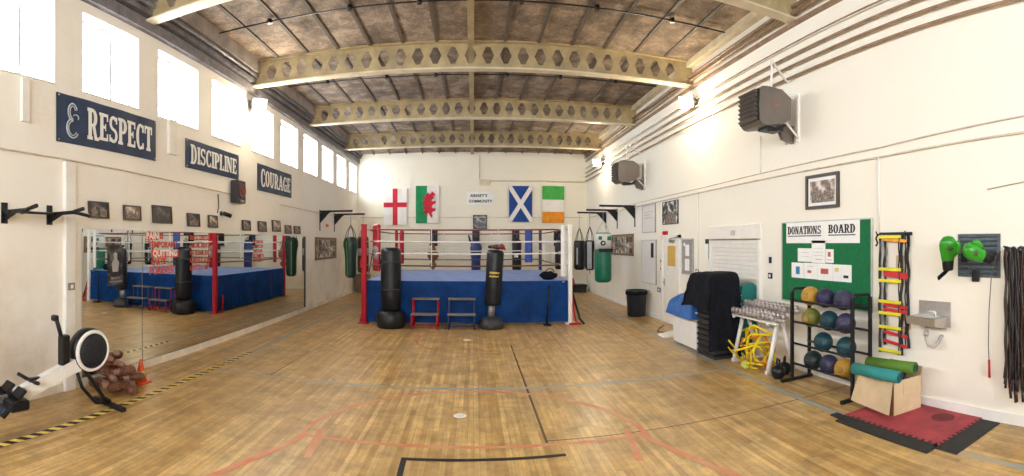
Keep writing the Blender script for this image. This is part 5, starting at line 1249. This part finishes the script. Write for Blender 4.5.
# ------------------------------------------------------------------ drinking fountain
t = wthing('drinking_fountain', 'stainless steel wall drinking fountain right of the agility ladders', 'drinking fountain', 'right', 3.36, 1.10)
obj('basin', M().add([(-.20, -.26, -.06), (.20, -.26, -.06), (.20, 0, -.12), (-.20, 0, -.12), (-.21, -.28, .03), (.21, -.28, .03), (.21, 0, .03), (-.21, 0, .03)], [(0, 3, 2, 1), (0, 1, 5, 4), (1, 2, 6, 5), (2, 3, 7, 6), (3, 0, 4, 7)]).box(-.19, .19, -.25, -.02, .028, .034), CHROME, t)
obj('splashback', M().box(-.21, .26, -.015, 0, -.1, .20, bev=.003), CHROME, t)
obj('spout', M().tube([(.1, -.10, -.03), (.1, -.10, .08), (.07, -.13, .10), (.03, -.16, .08)], .013), CHROME, t)
obj('trap_pipe', M().tube([(0, -.15, -.1), (0, -.15, -.24), (.03, -.15, -.31), (.09, -.12, -.33), (.13, -.08, -.28), (.13, -.03, -.22), (.13, -.0, -.21)], .020, 10), mat('grey_plastic_pipe', (.42, .40, .38), .4), t)
obj('trap_collar', M().cyl((0, -.15, -.20), (0, -.15, -.15), .030), CHROME, t)
socket('right', 3.78, .98, 'small tan wall plate behind the lower ladder rungs', .14, .14, mat('beige_plate', (.60, .45, .30), .5), 'wall_plate', 'wall plate')

# ------------------------------------------------------------------ louvred panel with green gloves
t = wthing('louvred_panel', 'dark grey louvred tool panel on the right wall behind green gloves', 'panel', 'right', 2.72, 1.865)
GP = mat('slate_grey_steel', (.10, .125, .145), .45, .3)
obj('sheet', M().box(-.28, .28, -.015, 0, -.25, .25, bev=.003), GP, t)
m = M()
for k in range(9):
    z = -.22 + k * .053
    for x0 in (-.26, -.13, 0.0, .13): m.add([(x0, -.015, z), (x0 + .115, -.015, z), (x0 + .115, -.032, z + .012), (x0, -.032, z + .012), (x0 + .115, -.015, z + .03), (x0, -.015, z + .03)], [(0, 1, 2, 3), (3, 2, 4, 5), (0, 3, 5), (1, 4, 2)])
obj('louvres', m, GP, t)
obj('bin_clip', M().box(-.07, .02, -.05, -.015, -.30, -.17, bev=.006).box(-.22, -.15, -.05, -.015, -.08, .03, bev=.006), BLACK, t)
obj('peg', M().cyl((.20, -.02, .02), (.34, -.22, .02), .012).box(.14, .24, -.06, -.015, -.06, .04), BLACK, t)
LIME = mat('lime_green_leather', (.025, .29, .012), .35, var=.1, scale=6, bump=.05); EMB = mat('dark_emblem', (.05, .05, .01), .5)
glove('boxing_glove', 'lime green boxing glove hanging left of the grey louvred panel', 'boxing glove', (4.56, 2.99, 1.80), (rad(8), rad(-4), rad(-35)), LIME, BLACKV, s=1.15, emblem=EMB)
glove('boxing_glove', 'lime green boxing glove pegged on the front of the grey louvred panel', 'boxing glove', (4.52, 2.50, 1.86), (rad(10), rad(-68), rad(-42)), LIME, BLACKV, s=1.05, emblem=EMB)
t = thing('glove_strap', 'black wrist strap dangling below the left green glove', 'strap', (4.58, 2.99, 1.70)); obj('webbing', M().tube([(0, 0, .02), (-.01, .05, -.03), (-.01, .14, -.10)], .035, 8, flat=.4), BLACKM, t)

# ------------------------------------------------------------------ skipping ropes on hooks at the right edge
def skipping_rope(y, x, z0, ln, col, hcol, label, k, grp):
    t = thing('skipping_rope', label, 'skipping rope', (XR - x, y, z0), 0, grp)
    w = .022; pts = []
    n = 14
    for i in range(n + 1): pts.append((.006 * sin(i + k), -w + .008 * sin(i * 1.1 + k), -ln + ln * i / n))
    for i in range(1, 6): a = PI - PI * i / 6; pts.append((0, w * cos(a) * 1.0, w * sin(a)))
    for i in range(n + 1): pts.append((-.006 * sin(i + k), w + .008 * sin(i * 1.3 + k), -(ln * .93) * i / n))
    obj('cord', M().tube(pts, .0125, 6), col, t)
    for p, q in (((0, -w, -ln), (0, -w - .01, -ln - .13)), ((0, w, -ln * .93), (0, w + .012, -ln * .93 - .13))): obj('handle', M().cyl(p, q, .013, .016, 8), hcol, t)
SK = [mat('black_cord', (.014, .013, .014), .5), mat('brown_cord', (.04, .022, .015), .6), mat('grey_cord', (.14, .12, .11), .6), mat('maroon_cord', (.06, .01, .012), .5)]
nm = ['black', 'brown', 'grey', 'maroon']
r = random.Random(5)
for k in range(26):
    ci = [0, 0, 1, 0, 3, 0, 2, 0, 1, 0, 0, 3, 0][k % 13]
    yy = 2.33 - (k % 13) * .024 - (0 if k < 13 else .33); 
    skipping_rope(yy, .06 + .035 * (k % 3), 1.94 - .015 * (k % 4), 1.30 + r.uniform(-.12, .22), SK[ci], SK[[0, 3, 0, 1][k % 4]],
                  '%s skipping rope in the bunch hanging at the right edge' % nm[ci], k, nm[ci] + ' skipping ropes at the right edge')
t = thing('skipping_rope', 'single thin skipping rope with a red handle left of the dark bunch', 'skipping rope', (XR - .07, 2.53, 1.86))
obj('cord', M().tube([(0, -.13, .05), (0, -.08, .02), (0, -.01, -.2), (0, .02, -.6), (0, .03, -1.0), (0, .02, -1.18)], .006, 6), SK[2], t); obj('handle', M().cyl((0, .02, -1.16), (0, .015, -1.36), .013, .016, 10), REDP, t)
t = wthing('hook_rail', 'wooden peg rail carrying the bunch of skipping ropes', 'hook rail', 'right', 2.0, 1.95)
obj('rail', M().box(-.38, .38, -.02, 0, -.03, .03), WHITE, t)
for k in range(4): obj('peg', M().cyl((-.30 + k * .2, -.02, 0), (-.30 + k * .2, -.20, .02), .010, n=8), BLACK, t)

# ------------------------------------------------------------------ floor mats
RM = mat('red_foam', (.40, .05, .065), .75, var=.2, scale=5, bump=.1); BM = mat('black_foam', (.022, .022, .022), .75, var=.2, scale=9, bump=.15)
def teeth(p, q, depth, n, out=True):
    p, q = Vector(p), Vector(q); d = (q - p) / n; nn = Vector((d.y, -d.x)).normalized() * depth; pts = []
    for i in range(n):
        a = p + d * i
        pts += [a + d * .10, a + d * .30, a + d * .22 + nn, a + d * .78 + nn, a + d * .70] if False else [a + d * .05, a + d * .28, a + d * .20 + nn, a + d * .80 + nn, a + d * .72]
    return [(v.x, v.y) for v in pts]
rx0, rx1, ry0, ry1, th = 3.90, 4.77, 2.66, 3.98, .018
poly = teeth((rx0, ry1), (rx0, ry0), -.035, 16) + teeth((rx0, ry0), (rx1, ry0), -.035, 11) + [(rx1, ry0), (rx1, ry1), (rx0, ry1)]
t = thing('foam_mat', 'red interlocking foam floor mat under the cardboard box', 'floor mat', (0, 0, 0)); 
poly2 = poly
m = M(); m.slab(poly, .0, th); obj('tile', m, RM, t)
def strip_mat(x0, x1, y0, y1, side, label, n):
    t = thing('foam_mat_edge', label, 'floor mat', (0, 0, 0))
    if side == 'x': poly = [(x0, y0), (x0, y1)] + [(x, y) for x, y in teeth((x1, y1), (x1, y0), -.0, 1)] ; poly = [(x0, y0), (x0, y1), (x1, y1), (x1, y0)]
    else: poly = [(x0, y0), (x1, y0), (x1, y1), (x0, y1)]
    m = M().slab(poly, 0, .013); obj('strip', m, BM, t)
    tt = M()
    if side == 'x':
        for i in range(n): yy = y0 + (y1 - y0) * (i + .5) / n; tt.slab([(x1, yy - .012), (x1 + .0, yy + .012), (x1 + .0, yy)], 0, .013) if False else None
    return t
strip_mat(3.70, 3.945, 2.665, 3.93, 'x', 'black edging strip along the room side of the red mat', 16)
strip_mat(3.84, 4.74, 2.42, 2.70, 'y', 'black edging strip along the near side of the red mat', 11)
strip_mat(3.78, 3.89, 3.94, 4.10, 'x', 'short black edging piece beyond the far end of the red mat', 3)
t = thing('mat_patch', 'dark round patch on the red mat', 'mat patch', (4.55, 3.05, th)); obj('disc', M().lathe([(.0, .002), (.13, .002), (.135, .0)], n=28), mat('dark_red_patch', (.16, .02, .026), .8), t)  # thin disc, darker than the red foam around it

# cardboard box
CB = mat('brown_cardboard', (.64, .48, .29), .8, var=.12, scale=3); CBD = mat('brown_cardboard_inner', (.30, .15, .07), .85, var=.15, scale=3)
t = thing('cardboard_box', 'open brown cardboard box of rolled mats standing on the red mat', 'box', (4.24, 3.52, th), rad(-8))
# local x 0..0.44 toward wall, y 0..0.46 away from the camera
w, d, h, q = .44, .58, .39, .006
obj('wall_panel', M().box(0, w, 0, q, 0, h), CB, t); obj('wall_panel', M().box(0, q, q, d - q, 0, h), CBD, t); obj('wall_panel', M().box(w - q, w, q, d - q, 0, h), CB, t); obj('wall_panel', M().box(0, w, d - q, d, 0, h), CB, t); obj('bottom', M().box(q, w - q, q, d - q, 0, .006), CBD, t)
def flap(p0, p1, out, ln, drop, skew=0.0):
    p0, p1, out = Vector(p0), Vector(p1), Vector(out)
    a, b = p1 + out * ln + Vector((0, 0, -drop)), p0 + out * ln + Vector((0, 0, -drop)); s = (p1 - p0).normalized() * skew; b = b - s; a = a + s * .3
    n_ = (p1 - p0).cross(a - p0).normalized() * .005
    vs = [p0, p1, a, b] + [v + n_ for v in (p0, p1, a, b)]
    return M().add(vs, [(0, 1, 2, 3), (4, 7, 6, 5), (0, 4, 5, 1), (1, 5, 6, 2), (2, 6, 7, 3), (3, 7, 4, 0)])
obj('flap', flap((0, .02, h), (0, d + .06, h), (-1, 0, 0), .12, .345, .07), CB, t)
obj('flap', flap((.0, d, h), (w, d, h), (0, 1, 0), .2, .02), CB, t); obj('flap', flap((w, 0, h), (w, d, h), (.25, 0, 0), .1, -.10), CB, t)
obj('flap', flap((.14, -.002, h), (w, -.002, h), (0, -1, 0), .012, .18, .0), CB, t)
def rolled(p, q, r, m_, label, endm):
    t = thing('rolled_mat', label, 'rolled mat', p); dv = Vector(q) - Vector(p); d = dv.normalized(); u = d.orthogonal().normalized(); w_ = d.cross(u)
    obj('roll', M().cyl((0, 0, 0), dv, r, n=28), m_, t)
    sp = M(); pts = [dv + d * .003 + (u * cos(a) + w_ * sin(a)) * (r * .12 + r * .80 * a / (6 * PI)) for a in [i * 6 * PI / 60 for i in range(61)]]
    sp.tube(pts, .004, 5); pts = [-d * .003 + (v - dv - d * .003) for v in pts]; sp.tube(pts, .004, 5); obj('spiral_edge', sp, endm, t)
    return t
DK = mat('dark_spiral', (.02, .05, .06), .8)
rolled((4.12, 4.05, .50), (4.22, 3.42, .485), .068, mat('teal_foam', (.02, .23, .22), .7, var=.08), 'teal rolled exercise mat on top in the cardboard box', DK)
rolled((4.40, 4.08, .52), (4.52, 3.42, .53), .068, mat('green_foam', (.085, .19, .012), .7, var=.08), 'green rolled exercise mat lying behind the teal one in the box', DK)
rolled((4.35, 4.02, .375), (4.42, 3.64, .375), .055, mat('red_roll_foam', (.5, .05, .03), .7), 'red rolled mat low in the cardboard box', DK)
rolled((4.53, 4.02, .38), (4.60, 3.66, .38), .05, mat('navy_roll_foam', (.02, .03, .10), .7), 'navy rolled mat in the cardboard box against the wall side', DK)

# ================================================================== LEFT SIDE GEAR
# pull-up bar
t = wthing('pull_up_bar', 'black wall mounted pull-up bar with angled grips on the left wall', 'pull-up bar', 'left', 3.66, 2.38)
for x in (-.36, .36):
    obj('plate', M().box(x - .05, x + .05, -.012, 0, -.13, .13, bev=.004), BLACK, t)
    obj('arm', M().box(x - .022, x + .022, -.50, -.012, -.01, .035).add([(x - .006, -.012, -.11), (x + .006, -.012, -.11), (x + .006, -.30, .0), (x - .006, -.30, .0), (x - .006, -.012, .0), (x + .006, -.012, .0)], [(0, 3, 4), (1, 5, 2), (0, 1, 2, 3)]), BLACK, t)
    s = 1 if x > 0 else -1
    obj('grip', M().cyl((x, -.48, .02), (x + s * .0, -.66, .05), .024).cyl((x + .0, -.48, .015), (x + .16 * s, -.60, -.03), .022), BLACKV, t)
obj('crossbar', M().cyl((-.62 + .2, -.14, .01), (.42, -.14, .01), .017), BLACK, t)

# glove pile
gp = [(0, 0, .075), (.17, .05, .075), (-.16, .07, .075), (.05, -.18, .075), (-.10, -.15, .075), (.22, -.13, .075), (.08, .20, .075), (-.22, -.06, .075), (.28, .08, .07), (-.05, .05, .20), (.10, -.04, .21), (-.13, -.05, .20), (.18, .06, .19), (.02, .12, .21), (.0, -.0, .33), (-.09, .06, .32), (.07, .06, .32), (.10, .20, .20), (-.02, .22, .19), (.24, .12, .15), (.12, -.16, .18), (-.2, .0, .18), (.30, -.04, .07), (.0, -.08, .40), (.2, -.06, .25), (.03, .05, .45)]
g0 = None; r = random.Random(21)
for k, (x, y, z) in enumerate(gp):
    loc = (-4.52 + x * .80, 4.84 + y * .8, z * 1.05 + .01); rot = (rad(90) + r.uniform(-.35, .35), r.uniform(-.4, .4), r.uniform(0, 6.28))
    if g0 is None: g0 = glove('boxing_glove', 'old brown leather boxing glove in the pile by the rowing machine', 'boxing glove', loc, rot, BRL, PINKC, 'brown gloves piled by the mirror', .86)
    else: dup(g0, loc, rot=rot)
# cone
t = thing('traffic_cone', 'small orange traffic cone by the brown glove pile', 'cone', (-4.42, 5.31, 0))
CO = mat('orange_cone', (.80, .10, .02), .45)
obj('base', M().box(-.115, .115, -.115, .115, 0, .022, bev=.008), CO, t); obj('cone', M().lathe([(.085, .02), (.02, .33), (.012, .34), (0, .34)]), CO, t); obj('reflective_band', M().lathe([(.0665, .115), (.068, .115), (.054, .175), (.0525, .175)]), mat('yellow_band', (.8, .6, .25), .4), t)

# rowing machine (local: y forward to the flywheel, x to the room)
t = thing('rowing_machine', 'grey and black rowing machine with round flywheel beside the mirror', 'rowing machine', (-4.12, 3.98, 0), rad(-7))
WG = mat('light_grey_frame_paint', (.84, .83, .81), .4, var=.05)
def disc(cx, y, z, prof, m_, nm): return obj(nm, M().lathe(prof, (0, 0, 0), 40, mx=Matrix.Translation((cx, y, z)) @ Matrix.Rotation(PI / 2, 4, 'Y')), m_, t)
fz = .735
disc(0, 0, fz, [(0, -.10), (.20, -.10), (.255, -.07), (.262, .0), (.25, .06), (.20, .075), (0, .075)], BLACK, 'flywheel_housing')
disc(0, 0, fz, [(.205, .072), (.208, .098), (.235, .096), (.246, .075), (.24, .06), (.22, .07)], WG, 'housing_ring')
disc(0, 0, fz, [(0, .094), (.12, .094), (.205, .092), (.206, .07)], mat('dark_mesh', (.012, .018, .035), .5, scale=60, var=.6), 'flywheel_screen')
obj('front_leg', M().tube([(.0, -.10, .55), (.0, .05, .35), (.0, .22, .12), (.0, .32, .05)], .028).tube([(.0, -.18, .50), (.0, -.10, .3), (.0, .10, .08), (0, .30, .05)], .022), BLACK, t)
obj('front_foot', M().box(-.30, .30, .26, .34, .0, .05, bev=.012), BLACK, t)
f = M(); f.prism([(0, 0)] * 0 or [(-.05, 0), (.05, 0), (.05, .1), (-.05, .1)], 0, .01) if False else None
beam = M()
a, b = Vector((0, -.12, .62)), Vector((0, -.98, .36)); 
beam.add([(-.055, -.15, .52), (.055, -.15, .52), (.055, -.12, .70), (-.055, -.12, .70), (-.055, -1.0, .28), (.055, -1.0, .28), (.055, -1.0, .42), (-.055, -1.0, .42)], [(0, 1, 2, 3), (4, 7, 6, 5), (0, 4, 5, 1), (1, 5, 6, 2), (2, 6, 7, 3), (3, 7, 4, 0)])
obj('frame_beam', beam, WG, t)
obj('monitor_arm', M().tube([(.0, -.30, .58), (.0, -.36, .80), (0, -.42, 1.0), (.0, -.47, 1.16)], .026).box(-.05, .05, -.42, -.30, .60, .95, bev=.015), BLACK, t)
obj('monitor', M().box(-.045, .045, -.52, -.45, 1.12, 1.19, bev=.015), BLACK, t)
obj('handle_bar', M().tube([(-.22, -.84, .52), (-.10, -.80, .49), (0, -.79, .485), (.10, -.80, .49), (.22, -.84, .52)], .022).box(-.035, .035, -.82, -.68, .46, .52, bev=.01), BLACKV, t)
obj('rail', M().box(-.03, .03, -2.35, -.95, .30, .38, bev=.006), mat('alloy_rail', (.55, .56, .57), .3, .8), t)
for s in (-1, 1):
    mx = Matrix.Translation((s * .13, -1.10, .35)) @ Matrix.Rotation(rad(42), 4, 'X')
    fp = obj('foot_rest', M().box(-.085, .085, -.20, .17, -.02, .02, mx=mx, bev=.008), BLACK, t)
    obj('foot_strap', M().tube([mx @ Vector((-.07, .03, .01)), mx @ Vector((-.04, .03, .09)), mx @ Vector((.04, .03, .09)), mx @ Vector((.07, .03, .01))], .014, 6, flat=2), BLACKM, fp)
    obj('heel_cup', M().box(-.06, .06, -.18, -.10, .0, .05, mx=mx, bev=.015), mat('dark_blue_plastic', (.02, .03, .06), .5), fp)
obj('foot_frame', M().box(-.22, .22, -1.16, -.93, .25, .36, bev=.02), BLACK, t)
obj('seat', M().box(-.15, .15, -1.55, -1.28, .42, .47, bev=.02), BLACKV, t); obj('seat_carriage', M().box(-.05, .05, -1.52, -1.31, .33, .42), GREYM, t)
obj('rear_leg', M().tube([(0, -2.2, .30), (-.0, -2.28, .05)], .025).box(-.22, .22, -2.32, -2.24, 0, .05, bev=.012), BLACK, t)

# ================================================================== LIGHT
wd = bpy.data.worlds.new('daylight'); SC.world = wd; wd.use_nodes = True
nt = wd.node_tree; nt.nodes.clear(); bg = nt.nodes.new('ShaderNodeBackground'); out = nt.nodes.new('ShaderNodeOutputWorld')
bg.inputs['Color'].default_value = (0.90, 0.94, 1.0, 1); bg.inputs['Strength'].default_value = 7.0
nt.links.new(bg.outputs[0], out.inputs['Surface'])
for i, (a, b) in enumerate(spans):                                  # portals: they only guide daylight sampling through each window
    ld = bpy.data.lights.new('window_portal', 'AREA'); ld.shape = 'RECTANGLE'; ld.size = WT - WS; ld.size_y = b - a
    ld.cycles.is_portal = True
    lo = bpy.data.objects.new('window_portal', ld); COL.objects.link(lo)
    lo.location = (XL - .36, (a + b) / 2, (WS + WT) / 2); lo.rotation_euler = (0, -PI / 2, 0)

for a, b in FILL_WINS:  # portals for the added end-wall windows
    ld = bpy.data.lights.new('window_portal', 'AREA'); ld.shape = 'RECTANGLE'; ld.size = b - a; ld.size_y = FZ1 - FZ0; ld.cycles.is_portal = True
    lo = bpy.data.objects.new('window_portal', ld); COL.objects.link(lo); lo.location = ((a + b) / 2, YF - .32, (FZ0 + FZ1) / 2); lo.rotation_euler = (PI / 2, 0, 0)
SC.view_settings.view_transform = 'Standard'; SC.view_settings.look = 'None'
SC.view_settings.gamma = 1.0; SC.view_settings.use_curve_mapping = False
SC.view_settings.exposure = 1.78
SC.cycles.use_denoising = True
SC.cycles.max_bounces = 12; SC.cycles.diffuse_bounces = 8; SC.cycles.transparent_max_bounces = 12
SC.cycles.sample_clamp_indirect = 8.0
SC.cycles.caustics_reflective = False; SC.cycles.caustics_refractive = False

# ================================================================== CAMERA (cylindrical panorama, as the photograph)
cam = bpy.data.cameras.new('camera'); co = bpy.data.objects.new('camera', cam); COL.objects.link(co); SC.camera = co
co.location = (0, 0, HC); co.rotation_euler = (PI / 2, 0, 0)
cam.type = 'PANO'; cam.panorama_type = 'CENTRAL_CYLINDRICAL'
cam.central_cylindrical_range_u_min = -X0 / F; cam.central_cylindrical_range_u_max = (1024 - X0) / F
cam.central_cylindrical_range_v_min = -(476 - Y0) / F; cam.central_cylindrical_range_v_max = Y0 / F
cam.central_cylindrical_radius = 1.0
cam.clip_start = .05; cam.clip_end = 200
